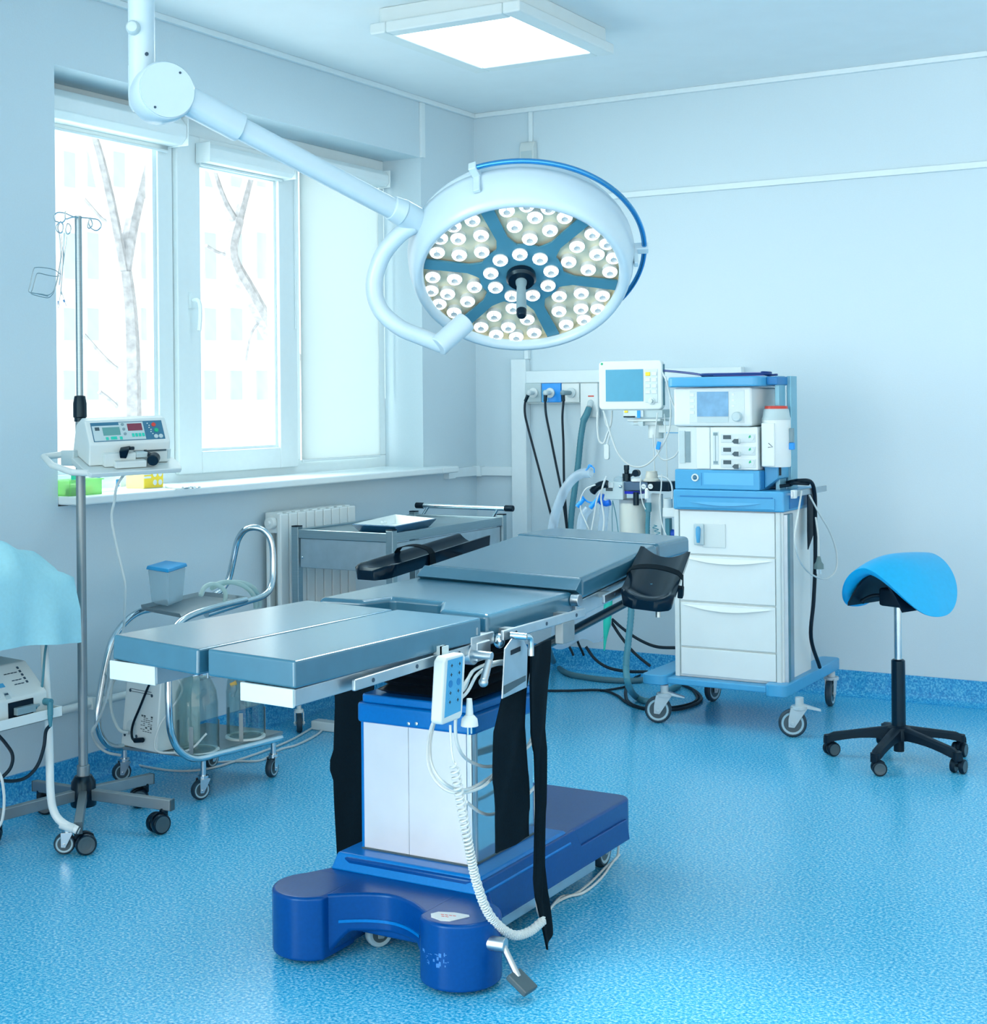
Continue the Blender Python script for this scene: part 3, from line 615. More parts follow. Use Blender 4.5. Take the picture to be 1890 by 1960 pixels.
obj('bevel_strip', MB().hexa([(-2.352, 3.642, 0.9195), (-1.838, 3.645, 0.9065), (-1.838, 3.648, 0.9065), (-2.352, 3.648, 0.9195)], [(-2.352, 3.60, 0.894), (-1.838, 3.612, 0.879), (-1.838, 3.65, 0.86), (-2.352, 3.65, 0.87)]), 'pad', ot, bevel=0.003)
# metal work under the back and head
obj('back_frame', MB().hexa([(-2.33, 3.62, 0.855), (-1.842, 3.62, 0.845), (-1.842, 4.2, 0.897), (-2.33, 4.2, 0.907)], [(-2.33, 3.62, 0.82), (-1.842, 3.62, 0.80), (-1.842, 4.2, 0.852), (-2.33, 4.2, 0.87)]), 'alu', ot, bevel=0.003)
obj('head_frame', MB().box(-2.31, -1.9, 4.2, 4.46, 0.876, 0.90), 'gstl', ot, bevel=0.003)
def rail_bar(y0, y1, z0, z1, x=-1.815, parent=ot, h=0.025):
    b = MB().bar((x, y0, z0), (x, y1, z1), 0.010, h)
    o = obj('side_rail', b, 'alu', parent, bevel=0.003)
    for t in (0.14, 0.5, 0.88):
        obj('rail_screw', MB().lathe([(0.005, 0), (0.005, 0.001), (0, 0.001)], (x+0.005, y0+(y1-y0)*t, z0+(z1-z0)*t), (1, 0, 0), 10, caps=False), 'ink', o)
    return o
r1 = rail_bar(2.575, 3.06, 0.795, 0.800, -1.846); [obj('spacer', MB().box(-1.868, -1.85, y_, y_+0.02, 0.79, 0.806), 'gstl', r1) for y_ in (2.64, 2.92)]
r2 = rail_bar(3.15, 3.60, 0.822, 0.822, -1.808); [obj('spacer', MB().box(-1.86, -1.812, y_, y_+0.03, 0.81, 0.832), 'gstl', r2) for y_ in (3.2, 3.5)]
obj('hip_frame', MB().box(-2.31, -1.855, 3.16, 3.64, 0.80, 0.822), 'alu', ot, bevel=0.003)
obj('rail_block', MB().box(-1.825, -1.80, 3.46, 3.53, 0.755, 0.812), 'gstl', ot, bevel=0.003)
obj('gas_strut', MB().tube([(-1.87, 3.40, 0.735), (-1.87, 4.25, 0.82)], 0.013, 12), 'blkg', ot)
r3 = rail_bar(3.72, 4.2, 0.843, 0.884, -1.808); [obj('spacer', MB().box(-1.845, -1.812, y_, y_+0.03, z_, z_+0.016), 'gstl', r3) for y_, z_ in ((3.76, 0.842), (4.1, 0.868))]
obj('hinge', MB().cyl((-1.85, 3.612, 0.852), (-1.825, 3.612, 0.852), 0.017, n=18), 'alu', ot, bevel=0.002)
r4 = rail_bar(3.15, 3.60, 0.83, 0.83, -2.40)
r5 = rail_bar(3.72, 4.2, 0.855, 0.896, -2.385)
# leg section clamp with its knob
kc = on_x(905, 1252, -1.84)
b = MB().box(-1.875, -1.825, 3.06, 3.125, 0.77, 0.815); b.box(-1.87, -1.835, 3.05, 3.16, 0.80, 0.83); b.cyl((-1.85, 3.08, 0.83), (-1.85, 3.08, 0.852), 0.014, n=16)
b.cyl(kc+V((-0.02, 0, 0)), kc+V((0.006, 0, 0)), 0.026, n=24)
ck = obj('leg_clamp', b, 'alu', ot, bevel=0.003)
b = MB().cyl(kc, kc+V((0.052, 0.004, -0.002)), 0.0105, n=16); k1 = kc+V((0.045, 0.004, -0.01)); b.cyl(k1, k1+V((0.0, -0.03, -0.05)), 0.009, 0.010, n=14); b.ball(k1+V((0, -0.03, -0.05)), 0.012)
obj('clamp_knob', b, 'alu', ck, bevel=0.001)
b = MB().ball((-1.83, 3.172, 0.805), 0.016, sc=(1, .8, 1.2)); obj('clamp_nut', b, 'chrome', ck)

# ---- things hung on the table
def sq(px, py, x=-1.79): return on_x(px, py, x)
# hand control
q = [sq(868, 1248), sq(888, 1380)]
hcx = -1.80
tl, tr_, brr, bl = on_x(851, 1258, hcx), on_x(893, 1248, hcx), on_x(886, 1374, hcx), on_x(844, 1390, hcx)
rc = thing('hand_control', 'grey push-button hand control hung on the side rail of the operating table', 'remote control', tuple((tl+brr)/2))
def onface(u, v, dx=0.0): return tl*(1-u)*(1-v)+tr_*u*(1-v)+brr*u*v+bl*(1-u)*v+V((dx, 0, 0))
body = [onface(u, v) for u, v in ((0.12, 0), (0.88, -0.0), (1, 0.07), (1, 0.95), (0.9, 1), (0.1, 1), (0, 0.95), (0, 0.07))]
bb = [p-V((0.030, 0, 0)) for p in body]; n_ = 8
obj('case', MB().add(bb+body, [tuple(range(7, -1, -1)), tuple(range(8, 16))]+[(i, (i+1) % 8, 8+(i+1) % 8, 8+i) for i in range(8)]), 'offw', rc, bevel=0.006, seg=3)
kp = obj('keypad', MB().add([onface(.16, .06, .0005), onface(.84, .05, .0005), onface(.88, .88, .0005), onface(.14, .9, .0005)]+[onface(.16, .06, -.01), onface(.84, .05, -.01), onface(.88, .88, -.01), onface(.14, .9, -.01)], [(0, 1, 2, 3), (7, 6, 5, 4), (0, 4, 5, 1), (1, 5, 6, 2), (2, 6, 7, 3), (3, 7, 4, 0)]), 'azure', rc)
for r_ in range(5):
    for c_ in range(2):
        p = onface(0.34+0.36*c_, 0.15+0.135*r_, 0.0005)
        b = MB().mi(0).lathe([(0.0085, 0), (0.0085, 0.0006), (0.0, 0.0006)], p, (1, 0, 0), 16, caps=False)
        if r_ != 2 : b.mi(1).box(p.x, p.x+0.0012, p.y-0.004, p.y+0.004, p.z-0.0012, p.z+0.0012).box(p.x, p.x+0.0012, p.y-0.0012, p.y+0.0012, p.z-0.004, p.z+0.004)
        obj('button', b, ['azured' if r_ == 2 else 'azure', 'ink'], kp)
obj('hook', MB().box(-1.853, -1.83, (tl.y+tr_.y)/2-0.012, (tl.y+tr_.y)/2+0.012, 0.80, 0.83).box(-1.835, -1.826, (tl.y+tr_.y)/2-0.012, (tl.y+tr_.y)/2+0.012, 0.78, 0.83), 'shade', rc)
# its coiled lead
path = smooth([on_x(862, 1388, -1.812), on_x(864, 1430, -1.80), on_x(869, 1462, -1.79), on_x(884, 1545, -1.785), on_x(896, 1612, -1.78), on_x(913, 1690, -1.775), on_x(938, 1752, -1.765), on_x(978, 1788, -1.76), on_x(1012, 1784, -1.76), on_x(1040, 1762, -1.765)], 40)
L = [0.0]
for i in range(1, len(path)): L.append(L[-1]+(path[i]-path[i-1]).length)
hel = []; Lt = L[-1]; start = 0.085; ph = 0.0; step = 0.0011; s_ = 0.0; ix = 0; nx = None
while s_ < Lt:
    while ix < len(L)-2 and L[ix+1] < s_: ix += 1
    t = (s_-L[ix])/max(1e-9, L[ix+1]-L[ix]); p = path[ix].lerp(path[ix+1], t); d = (path[ix+1]-path[ix]).normalized()
    if nx is None: nx = frame(d)[0]
    nx = (nx-d*nx.dot(d)).normalized(); ny = d.cross(nx)
    f = (s_-start)/(Lt-start); pitch = 0.0135 if f < 0.18 else (0.0135-0.0065*min(1, (f-0.18)/0.2))
    rad = 0 if s_ < start else 0.0095*min(1, (s_-start)/0.01)
    hel.append(p+(nx*math.cos(ph)+ny*math.sin(ph))*rad)
    if s_ >= start: ph += 2*PI*step/pitch
    s_ += step if s_ >= start else 0.004
obj('coiled_lead', MB().tube(hel, 0.0030, 6), 'cable', rc)
# plug and lead looped on the rail
mp_ = thing('mains_lead', 'pale mains lead looped beside the column of the operating table, plug hanging', 'cable', tuple(on_x(880, 1450, -1.86)))
X1 = -1.885
lp_ = [(985, 1272), (950, 1272), (915, 1290), (890, 1330), (838, 1368), (820, 1420), (822, 1470), (845, 1505), (880, 1518), (925, 1505), (955, 1475), (1000, 1440), (1030, 1400), (1024, 1330), (1008, 1280), (985, 1266), (945, 1268), (905, 1285), (888, 1320), (846, 1352), (826, 1405), (826, 1460), (850, 1498), (890, 1512), (935, 1490), (975, 1455), (1015, 1420), (1028, 1350), (1012, 1290)]
obj('lead', MB().tube(smooth([on_x(x, y, X1+0.05*math.sin(i*0.9)+0.02) for i, (x, y) in enumerate(lp_)], 7), 0.0042, 7), 'cable', mp_)
cord('lead', [on_x(905, 1285, -1.83), on_x(880, 1330, -1.83), on_x(872, 1395, -1.835), on_x(882, 1440, -1.84), on_x(910, 1462, -1.86), on_x(945, 1466, -1.87), on_x(1000, 1440, -1.9)], 0.0042, 'cable', mp_)
cord('lead', [on_x(893, 1535, -1.86), on_x(920, 1555, -1.86), on_x(945, 1558, -1.865), on_x(990, 1540, -1.885), on_x(1030, 1500, -1.9)], 0.0042, 'cable', mp_)
pq = on_x(899, 1368, -1.80)
b = MB().cyl(pq+V((0, 0, 0.038)), pq+V((0, 0, -0.002)), 0.0065, 0.0095, n=12); b.lathe([(0.010, 0.0), (0.019, -0.010), (0.021, -0.026), (0.0, -0.028)], pq, (0, 0, 1), 16, caps=False); plug = obj('plug', b, 'offw', mp_)
b = MB()
for s in (-0.008, 0.008): b.cyl(pq+V((0, s, -0.026)), pq+V((0, s, -0.046)), 0.0024, n=8)
obj('pin', b, 'chrome', plug)
# floor lead from behind the straps to the rear caster
fl = thing('floor_lead', 'twisted pale lead running along the floor beside the blue table base', 'cable', tuple(on_z(1090, 1715, 0.006)))
obj('lead', MB().tube(smooth([(-1.80, 3.30, 0.42), (-1.80, 3.30, 0.25), (-1.792, 3.30, 0.09)]+[tuple(on_z(x, y, 0.006)) for x, y in ((1072, 1718), (1100, 1712), (1130, 1690), (1158, 1662), (1182, 1640))]+[(-1.915, 4.03, 0.10)], 7), 0.004, 7), 'cable', fl)
obj('lead', MB().tube(smooth([tuple(on_z(x, y, 0.006)) for x, y in ((1045, 1752), (1062, 1730), (1088, 1716), (1118, 1708), (1150, 1682), (1172, 1652), (1186, 1636))], 7), 0.004, 7), 'cable', fl)
# steel holder plate hooked over the rail
cp = thing('clip_plate', 'steel clip plate with a dark slot hanging from the table side rail', 'clip', tuple(on_x(988, 1280, -1.79)))
xs = -1.785
c4 = [on_x(967, 1242, xs), on_x(981, 1222, xs), on_x(1004, 1226, xs), on_x(1011, 1240, xs), on_x(1009, 1316, xs), on_x(962, 1338, xs)]
obj('plate', MB().add([p-V((0.004, 0, 0)) for p in c4]+c4, [tuple(range(5, -1, -1)), tuple(range(6, 12))]+[(i, (i+1) % 6, 6+(i+1) % 6, 6+i) for i in range(6)]), 'alu', cp, bevel=0.0015)
def quadplate(pp, x, t=0.0012): 
    a = [on_x(u, v, x) for u, v in pp]; return MB().add([p-V((t, 0, 0)) for p in a]+a, [(3, 2, 1, 0), (4, 5, 6, 7), (0, 1, 5, 4), (1, 2, 6, 5), (2, 3, 7, 6), (3, 0, 4, 7)])
obj('slot', quadplate([(979, 1245), (997, 1237), (997, 1246), (979, 1254)], xs+0.0012), 'blk', cp)
obj('pad', quadplate([(966, 1313), (1007, 1293), (1007, 1303), (966, 1329)], xs+0.0015), 'dgrey', cp)
kn = on_x(990, 1217, -1.78)
b = MB().cyl(kn-V((0.02, 0, 0)), kn+V((0.015, 0.02, -0.004)), 0.009, n=14); b.tube(smooth([kn+V((0.012, 0.02, -0.004)), kn+V((0.014, 0.042, -0.010)), kn+V((0.014, 0.046, -0.03)), kn+V((0.014, 0.046, -0.055))], 5), 0.0075, 10)
obj('lever', b, 'chrome', cp)
# webbing straps
def strap(label, rows, x, th=0.004, wave=0.004, name='restraint_strap'):
    # rows: (left px, left py, right px, right py, x offset left, x offset right) from the top down
    P = []
    for i in range(len(rows)-1):
        for k in range(6):
            t = k/6; a, c = rows[i], rows[i+1]; P.append([a[j]+(c[j]-a[j])*(t*t*(3-2*t)) for j in range(6)])
    P.append(list(rows[-1])); g = []
    for i, r_ in enumerate(P):
        A = on_x(r_[0], r_[1], x+r_[4]); B = on_x(r_[2], r_[3], x+r_[5])
        g.append([A.lerp(B, j/8)+V((wave*math.sin(j*0.9+i*0.35), 0, 0)) for j in range(9)])
    o = obj(name, MB().slab(g, lambda i, j: (-th, 0, 0)), 'strap'); return tag(o, label, 'strap', 'webbing straps hanging from the operating table')
strap('wide black webbing strap hanging below the steel clip plate', [(975, 1262, 1016, 1248, 0, 0), (962, 1330, 1010, 1310, .006, 0), (950, 1400, 1008, 1392, .012, .004), (946, 1500, 1010, 1480, .006, .008), (948, 1560, 1014, 1550, .004, .006), (953, 1634, 1016, 1600, .006, 0)], -1.812)
strap('long black twisted strap reaching the floor right of the column', [(1018, 1240, 1054, 1224, 0, 0), (1016, 1300, 1052, 1290, 0, .004), (1021, 1400, 1046, 1396, .004, .012), (1025, 1440, 1046, 1428, .01, .02), (1026, 1560, 1046, 1545, .008, .026), (1026, 1680, 1046, 1660, .004, .02), (1029, 1725, 1049, 1712, .01, .02), (1048, 1818, 1059, 1782, .03, .012)], -1.785, 0.006, 0.003)
rows = []
g = []
for i in range(25):
    t = i/24; py_ = 1180+470*t
    xl_ = 622+(18 if t > 0.35 else 52*t)*1.0 if t < 0.62 else 640+10*(t-0.62)
    if 0.55 < t < 0.64: xl_ -= 6
    A = on_y(xl_, py_, 3.47); B = on_y(716, py_, 3.47)
    g.append([A.lerp(B, j/8)+V((0, 0.006*math.sin(j*1.0+i*.3), 0)) for j in range(9)])
tag(obj('restraint_strap', MB().slab(g, lambda i, j: (0, 0.005, 0)), 'strap'), 'wide black strap hanging on the left side, behind the table column', 'strap', 'webbing straps hanging from the operating table')

# arm boards
def arm_board(label, p0, p1, wd, strap_t, strap_end, lift=0.0, roll=0.0, pegs=True, reach=None):
    p0, p1 = V(p0), V(p1); d = (p1-p0).normalized(); L = (p1-p0).length; x = d.cross(V((0, 0, 1))).normalized(); u = x.cross(d)
    if roll: x, u = x*math.cos(roll)+u*math.sin(roll), u*math.cos(roll)-x*math.sin(roll)
    t = thing('arm_board', label, 'arm board', tuple(p0))
    n = 14; rows = []; hw = wd/2
    NL = 24
    for i in range(NL+1):
        s = i/NL; row = []
        e = min(1, s/0.10); g_ = hw*(0.50+0.50*math.sqrt(max(0, 1-(1-e)**2)))
        deep = 0.036*min(1, max(0, (s-0.03)/0.13))**0.6
        for j in range(n+1):
            w = -1+2*j/n; prof = (abs(w)**2.0)
            h = 0.018-deep*(1-prof)-0.018*(1-e)**2
            if abs(w) > 0.93: h -= 0.009
            row.append(p0+d*(L*s)+x*(w*g_)+u*h)
        rows.append(row)
    th = 0.047
    b = MB().slab(rows, lambda i, j: p0+d*(L*i/NL)+x*((-1+2*j/n)*hw*0.92*(0.54+0.46*math.sqrt(max(0, 1-(1-min(1, i/NL/0.10))**2))))-u*(th-0.018)-rows[i][j])
    po = obj('pad', b, 'padm', t, sharp=70)
    # strap over the trough
    s0 = strap_t; rows = []
    for k in range(2):
        row = []
        for j in range(13):
            w = -1.06+2.12*j/12; hgt = 0.020+0.014*(1-w*w) if abs(w) < 1 else 0.010
            row.append(p0+d*(L*(s0+0.075*k/ (L/0.4)))+x*(w*hw)+u*hgt)
        row = [row[0]-u*0.045]+row+[row[-1]-u*0.05]
        rows.append(row)
    obj('strap', MB().slab(rows, lambda i, j: -u*0.003 if 0 < j < 14 else (x*(0.003 if j else -0.003))), 'strap', t)
    q = p0+d*(L*(s0+0.03))+x*(hw*strap_end*1.02)
    b = MB().obox(q-u*0.035, d, x, u, 0.012, 0.008, 0.016); obj('buckle', b, 'blk', t, bevel=0.003)
    if pegs:
        b = MB().tube([p0+d*0.10+x*0.02-u*0.02, p0+d*0.10+x*0.02-V((0, 0, 0.085))], 0.008, 12); obj('peg', b, 'steel', t)
        b = MB().tube([p0+d*0.16-x*0.01-u*0.02, p0+d*0.13+x*0.01-V((0, 0, 0.07))], 0.006, 10); obj('peg', b, 'dkblue', t)
    q = p0+d*(L*0.82); b = MB().obox(q-u*0.042, d, x, u, 0.07, 0.03, 0.014); obj('mount', b, 'gstl', t, bevel=0.003)
    if reach: obj('clamp', MB().bar(q-u*0.05, V(reach), 0.03, 0.02), 'gstl', t, bevel=0.003)
    return t
arm_board('black moulded arm board with strap on the window side of the operating table', at_d(700, 1092, 4.42), at_d(908, 1028, 4.93), 0.128, 0.40, -1, pegs=False, reach=(-2.388, 4.08, 0.886))
arm_board('black moulded arm board tipped down, nearer the grey machine cabinet', at_d(1236, 1150, 4.12), at_d(1274, 1056, 4.46), 0.152, 0.42, 1, roll=R(-6))

# ================================================================== ANAESTHESIA MACHINE
am = thing('anaesthesia_machine', 'white and azure anaesthesia machine on four big casters by the back wall', 'medical machine', (-2.3, 6.15, 0))
FY = 5.93
# base platform: two side arms and a lower cross bar
b = MB(); b.pz(rrect(-2.668, -2.556, 5.855, 6.50, 0.03), 0.168, 0.212); b.pz(rrect(-2.115, -2.022, 5.875, 6.64, 0.025), 0.160, 0.212); b.box(-2.56, -2.11, 5.885, 6.45, 0.172, 0.200)
plat = obj('base_platform', b, 'azure', am, bevel=0.006)
for (x, y, h, br_) in ((-2.60, 5.885, R(205), True), (-2.0, 5.895, R(-25), True), (-2.05, 6.57, R(95), False), (-2.56, 6.42, R(80), False)):
    c_ = caster(am, x, y, 0.058, 0.165, h if not br_ else R(20), 'castw', 'tyre', 'tyreg', w=0.028, trail=0.028 if br_ else 0.02, brake=br_, stem_r=0.018)
# cabinet
cab = obj('cabinet', MB().box(-2.53, -2.05, FY+0.012, 6.30, 0.20, 0.925), 'white', am, bevel=0.004)
for x_ in (-2.538, -2.08): obj('side_post', MB().box(x_, x_+0.022, FY, FY+0.03, 0.20, 0.925), 'offw', cab, bevel=0.004)
obj('column_rail', MB().box(-2.062, -2.034, FY+0.02, FY+0.055, 0.20, 0.915).box(-2.05, -2.038, FY+0.062, FY+0.11, 0.20, 0.915), 'alu', am, bevel=0.003)
obj('column_groove', MB().box(-2.0345, -2.033, FY+0.03, FY+0.036, 0.2, 0.915).box(-2.0345, -2.033, FY+0.044, FY+0.048, 0.2, 0.915), 'hoseg', am)
def drawer(z0, z1, name='drawer', m='white', x0=-2.510, x1=-2.082, lip=True):
    o = obj(name, MB().box(x0, x1, FY, FY+0.02, z0, z1), m, am, bevel=0.003)
    if lip:
        rows = []
        for k in range(2):
            rows.append([(x0+0.01+(x1-x0-0.02)*j/16, FY-0.012*math.sin(PI*j/16)**0.7*(1 if k == 0 else 0.0)-0.0004, z1-0.010-0.022*math.sin(PI*j/16)*(1-k)-0.0) for j in range(17)])
        obj('handle', MB().slab(rows, lambda i, j: (0, 0.004, 0.006)), m, o)
    return o
drawer(0.532, 0.728); drawer(0.335, 0.524); drawer(0.212, 0.328, 'kick_panel', lip=False)
top_panel = obj('front_panel', MB().box(-2.510, -2.082, FY, FY+0.02, 0.735, 0.92), 'white', am, bevel=0.003)
sk = obj('socket_plate', MB().box(-2.405, -2.30, FY-0.004, FY, 0.765, 0.868), 'offw', top_panel, bevel=0.003)
obj('water_trap', MB().box(-2.440, -2.395, FY-0.016, FY, 0.775, 0.865), 'shade', top_panel, bevel=0.004)
obj('trap_valve', MB().lathe([(0.0, -0.03), (0.007, -0.03), (0.010, 0.0), (0.011, 0.03), (0.006, 0.04), (0, 0.04)], (-2.418, FY-0.018, 0.815), (0, 0, 1), 14, caps=False), 'azure', top_panel)
# worktop drawer
b = MB().box(-2.535, -2.035, FY-0.015, 6.33, 0.925, 1.012)
wt = obj('worktop', b, 'azure', am, bevel=0.008)
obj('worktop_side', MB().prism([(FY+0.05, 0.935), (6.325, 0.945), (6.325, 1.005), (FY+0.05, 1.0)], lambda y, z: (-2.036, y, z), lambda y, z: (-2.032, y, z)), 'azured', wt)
rows = [[(-2.505+0.42*j/16, FY-0.0155-0.014*math.sin(PI*j/16)*(1-k), 0.968-0.022*math.sin(PI*j/16)*(1-k)) for j in range(17)] for k in range(2)]
dh = obj('drawer_front', MB().box(-2.515, -2.075, FY-0.020, FY-0.010, 0.934, 0.982), 'azure', wt, bevel=0.003)
obj('handle', MB().slab(rows, lambda i, j: (0, 0.004, 0.006)), 'azure', dh)
obj('slot', MB().box(-2.50, -2.085, FY-0.0205, FY-0.012, 0.981, 0.986), 'azured', wt)
# lower blue box
lb = obj('power_unit', MB().box(-2.53, -2.145, FY-0.005, 6.22, 1.013, 1.098), 'azure', am, bevel=0.005)
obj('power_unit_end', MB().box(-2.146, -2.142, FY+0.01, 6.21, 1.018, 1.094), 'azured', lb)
kk = on_y(1331, 914, FY-0.006)
b = MB().mi(0).lathe([(0.017, 0), (0.016, 0.004), (0.011, 0.004), (0.010, 0.001)], kk, (0, -1, 0), 24, caps=False); b.mi(1).lathe([(0.010, 0.001), (0.006, 0.004), (0, 0.004)], kk, (0, -1, 0), 20, caps=False)
obj('main_switch', b, ['white', 'dkblue'], lb)
obj('seam', MB().box(-2.407, -2.404, FY-0.0055, FY-0.003, 1.03, 1.085), 'azured', lb)
obj('name_plate', MB().box(-2.395, -2.17, FY-0.006, FY-0.004, 1.035, 1.085), mat('sky plate', (88, 176, 230), 0.4, noise=0.02), lb)
# gas panel
obj('gas_unit', MB().box(-2.515, -2.155, FY, 6.22, 1.098, 1.282), 'offw', am, bevel=0.004)
gp = obj('flow_panel', MB().box(-2.362, -2.150, FY-0.008, FY+0.02, 1.10, 1.280), 'white', am, bevel=0.004)
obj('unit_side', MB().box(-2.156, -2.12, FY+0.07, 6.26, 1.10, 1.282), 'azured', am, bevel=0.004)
obj('door', MB().box(-2.428, -2.366, FY-0.006, FY+0.01, 1.101, 1.280), 'white', am, bevel=0.004)
bo_ = obj('bellows_window', MB().box(-2.48, -2.457, FY-0.002, FY+0.01, 1.128, 1.262), 'grey', am)
obj('bellows_rib', MB().box(-2.508, -2.482, FY-0.004, FY, 1.125, 1.265), 'shade', am)
obj('gas_tube', MB().box(-2.352, -2.325, FY-0.010, FY-0.006, 1.12, 1.262), 'panelc', gp, bevel=0.002)
obj('scale', MB().box(-2.340, -2.3375, FY-0.0108, FY-0.009, 1.135, 1.25).box(-2.348, -2.328, FY-0.0108, FY-0.009, 1.245, 1.258).box(-2.348, -2.328, FY-0.0108, FY-0.009, 1.124, 1.136), 'grey', gp)
for py_ in (837, 861, 885):
    z_ = on_y(1395, py_, FY-0.01).z
    obj('plate', MB().box(-2.315, -2.160, FY-0.0105, FY-0.006, z_-0.022, z_+0.015), 'panelc', gp, bevel=0.003)
    obj('display', MB().box(-2.303, -2.268, FY-0.0125, FY-0.008, z_-0.008, z_+0.009), 'dgrey', gp, bevel=0.001)
    kx = -2.236
    b = MB().lathe([(0.013, 0), (0.011, 0.016), (0, 0.017)], (kx, FY-0.01, z_-0.016), (0, -1, 0), 16, caps=False); obj('flow_knob', b, 'offw', gp)
    b = MB().add([(kx-0.023, FY-0.028, z_-0.017), (kx-0.012, FY-0.028, z_-0.006), (kx+0.008, FY-0.028, z_-0.006), (kx+0.008, FY-0.028, z_-0.027), (kx-0.012, FY-0.028, z_-0.027)]+[(kx-0.02, FY-0.02, z_-0.017), (kx-0.012, FY-0.02, z_-0.008), (kx+0.006, FY-0.02, z_-0.008), (kx+0.006, FY-0.02, z_-0.025), (kx-0.012, FY-0.02, z_-0.025)], [(0, 1, 2, 3, 4), (9, 8, 7, 6, 5)]+[(i, (i+1) % 5, 5+(i+1) % 5, 5+i) for i in range(5)])
    obj('flow_pointer', b, 'dgrey', gp, bevel=0.002)
    gz = z_+0.0
    b = MB().mi(0).lathe([(0.0135, 0), (0.0135, 0.004), (0.0, 0.004)], (-2.178, FY-0.009, gz), (0, -1, 0), 18, caps=False); b.mi(1).prism(ring_poly(0, 0, 0.010, 100, 200, 6)+[(0, 0)], lambda x, z: (-2.178+x, FY-0.0132, gz+z), lambda x, z: (-2.178+x, FY-0.0138, gz+z))
    obj('gauge', b, ['panelc', 'green'], gp)
# ventilator head
hd = obj('ventilator_unit', MB().box(-2.53, -2.175, FY-0.012, 6.24, 1.284, 1.45), 'white', am, bevel=0.012, seg=3)
obj('keypad', MB().box(-2.455, -2.205, FY-0.0135, FY-0.010, 1.297, 1.437), 'panelc', hd, bevel=0.003)
scr = obj('screen', MB().box(-2.419, -2.277, FY-0.0155, FY-0.012, 1.326, 1.432), mat('violet blue screen', (120, 166, 200), 0.12, noise=0.14, scale=22), hd)
obj('soft_keys', MB().box(-2.419, -2.277, FY-0.015, FY-0.012, 1.302, 1.324), 'shade', hd)
for i in range(4): obj('key', MB().box(-2.452, -2.432, FY-0.0155, FY-0.012, 1.411-0.025*i, 1.426-0.025*i), 'white', hd, bevel=0.002)
for i in range(3): obj('key', MB().box(-2.262, -2.25, FY-0.0145, FY-0.012, 1.414-0.024*i, 1.424-0.024*i), 'white', hd, bevel=0.002)
obj('dial', MB().lathe([(0.0215, 0), (0.0205, 0.018), (0.017, 0.022), (0, 0.022)], (-2.236, FY-0.012, 1.325), (0, -1, 0), 28, caps=False), 'shade', hd)
# top shelf and rear columns
sh = obj('top_shelf', MB().pz(rrect(-2.555, -2.135, FY-0.03, 6.27, 0.03), 1.453, 1.496), 'azure', am, bevel=0.008, seg=3)
obj('end_block', MB().box(-2.136, -2.086, FY+0.06, 6.23, 1.458, 1.494), 'azured', sh, bevel=0.006)
obj('rear_column', MB().box(-2.112, -2.092, 6.03, 6.11, 1.01, 1.497).box(-2.09, -2.07, 6.12, 6.2, 1.01, 1.497), mat('blue grey column', (120, 178, 200), 0.35, 0.4, noise=0.03), am, bevel=0.003)
# side wing and vaporizer
obj('side_wing', MB().add([(-2.142, FY+0.05, 1.02), (-2.142, FY+0.05, 1.112), (-2.085, FY+0.05, 1.112), (-2.085, FY+0.05, 1.062)]+[(-2.142, 6.2, 1.02), (-2.142, 6.2, 1.112), (-2.085, 6.2, 1.112), (-2.085, 6.2, 1.062)], [(0, 1, 2, 3), (7, 6, 5, 4), (0, 4, 5, 1), (1, 5, 6, 2), (2, 6, 7, 3), (3, 7, 4, 0)]), 'azure', am, bevel=0.003)
vc = (-2.095, 6.0)
vp = thing('vaporizer', 'white drum vaporizer with a red top ring on the side of the machine', 'vaporizer', (vc[0], vc[1], 1.115))
b = MB().lathe([(0.0, 0.0), (0.058, 0.0), (0.060, 0.006), (0.060, 0.200), (0.0, 0.2)], (vc[0], vc[1], 1.112), (0, 0, 1), 36, caps=False); obj('body', b, 'white', vp)
b = MB().lathe([(0.061, 0.0), (0.061, 0.008), (0.058, 0.012), (0.0525, 0.045), (0.050, 0.047), (0.0, 0.047)], (vc[0], vc[1], 1.310), (0, 0, 1), 48, caps=False); dial = obj('dial', b, 'shade', vp)
obj('top_ring', MB().lathe([(0.049, 0.0), (0.047, 0.012), (0.0, 0.013)], (vc[0], vc[1], 1.357), (0, 0, 1), 36, caps=False), 'red', vp)
fn = V((-hc.x*0+0.25, -1, 0)).normalized()
obj('front_box', MB().box(vc[0]-0.044, vc[0]+0.014, vc[1]-0.066, vc[1]-0.02, 1.115, 1.298), 'white', vp, bevel=0.004)
obj('mark', MB().tube([(vc[0]-0.012, vc[1]-0.067, 1.213), (vc[0]+0.006, vc[1]-0.067, 1.198), (vc[0]-0.014, vc[1]-0.067, 1.196)], 0.0016, 5), 'ink', vp)
obj('sight_glass', MB().box(vc[0]+0.058, vc[0]+0.075, vc[1]-0.012, vc[1]+0.012, 1.215, 1.275), 'grey', vp, bevel=0.003)
obj('filler', MB().box(vc[0]+0.058, vc[0]+0.078, vc[1]-0.014, vc[1]+0.012, 1.185, 1.214), 'cyan', vp, bevel=0.003)
b = MB(); b.cyl((vc[0]+0.0, vc[1]+0.01, 1.075), (vc[0]+0.0, vc[1]+0.01, 1.112), 0.016, n=16); obj('connector', b, 'blkg', vp)
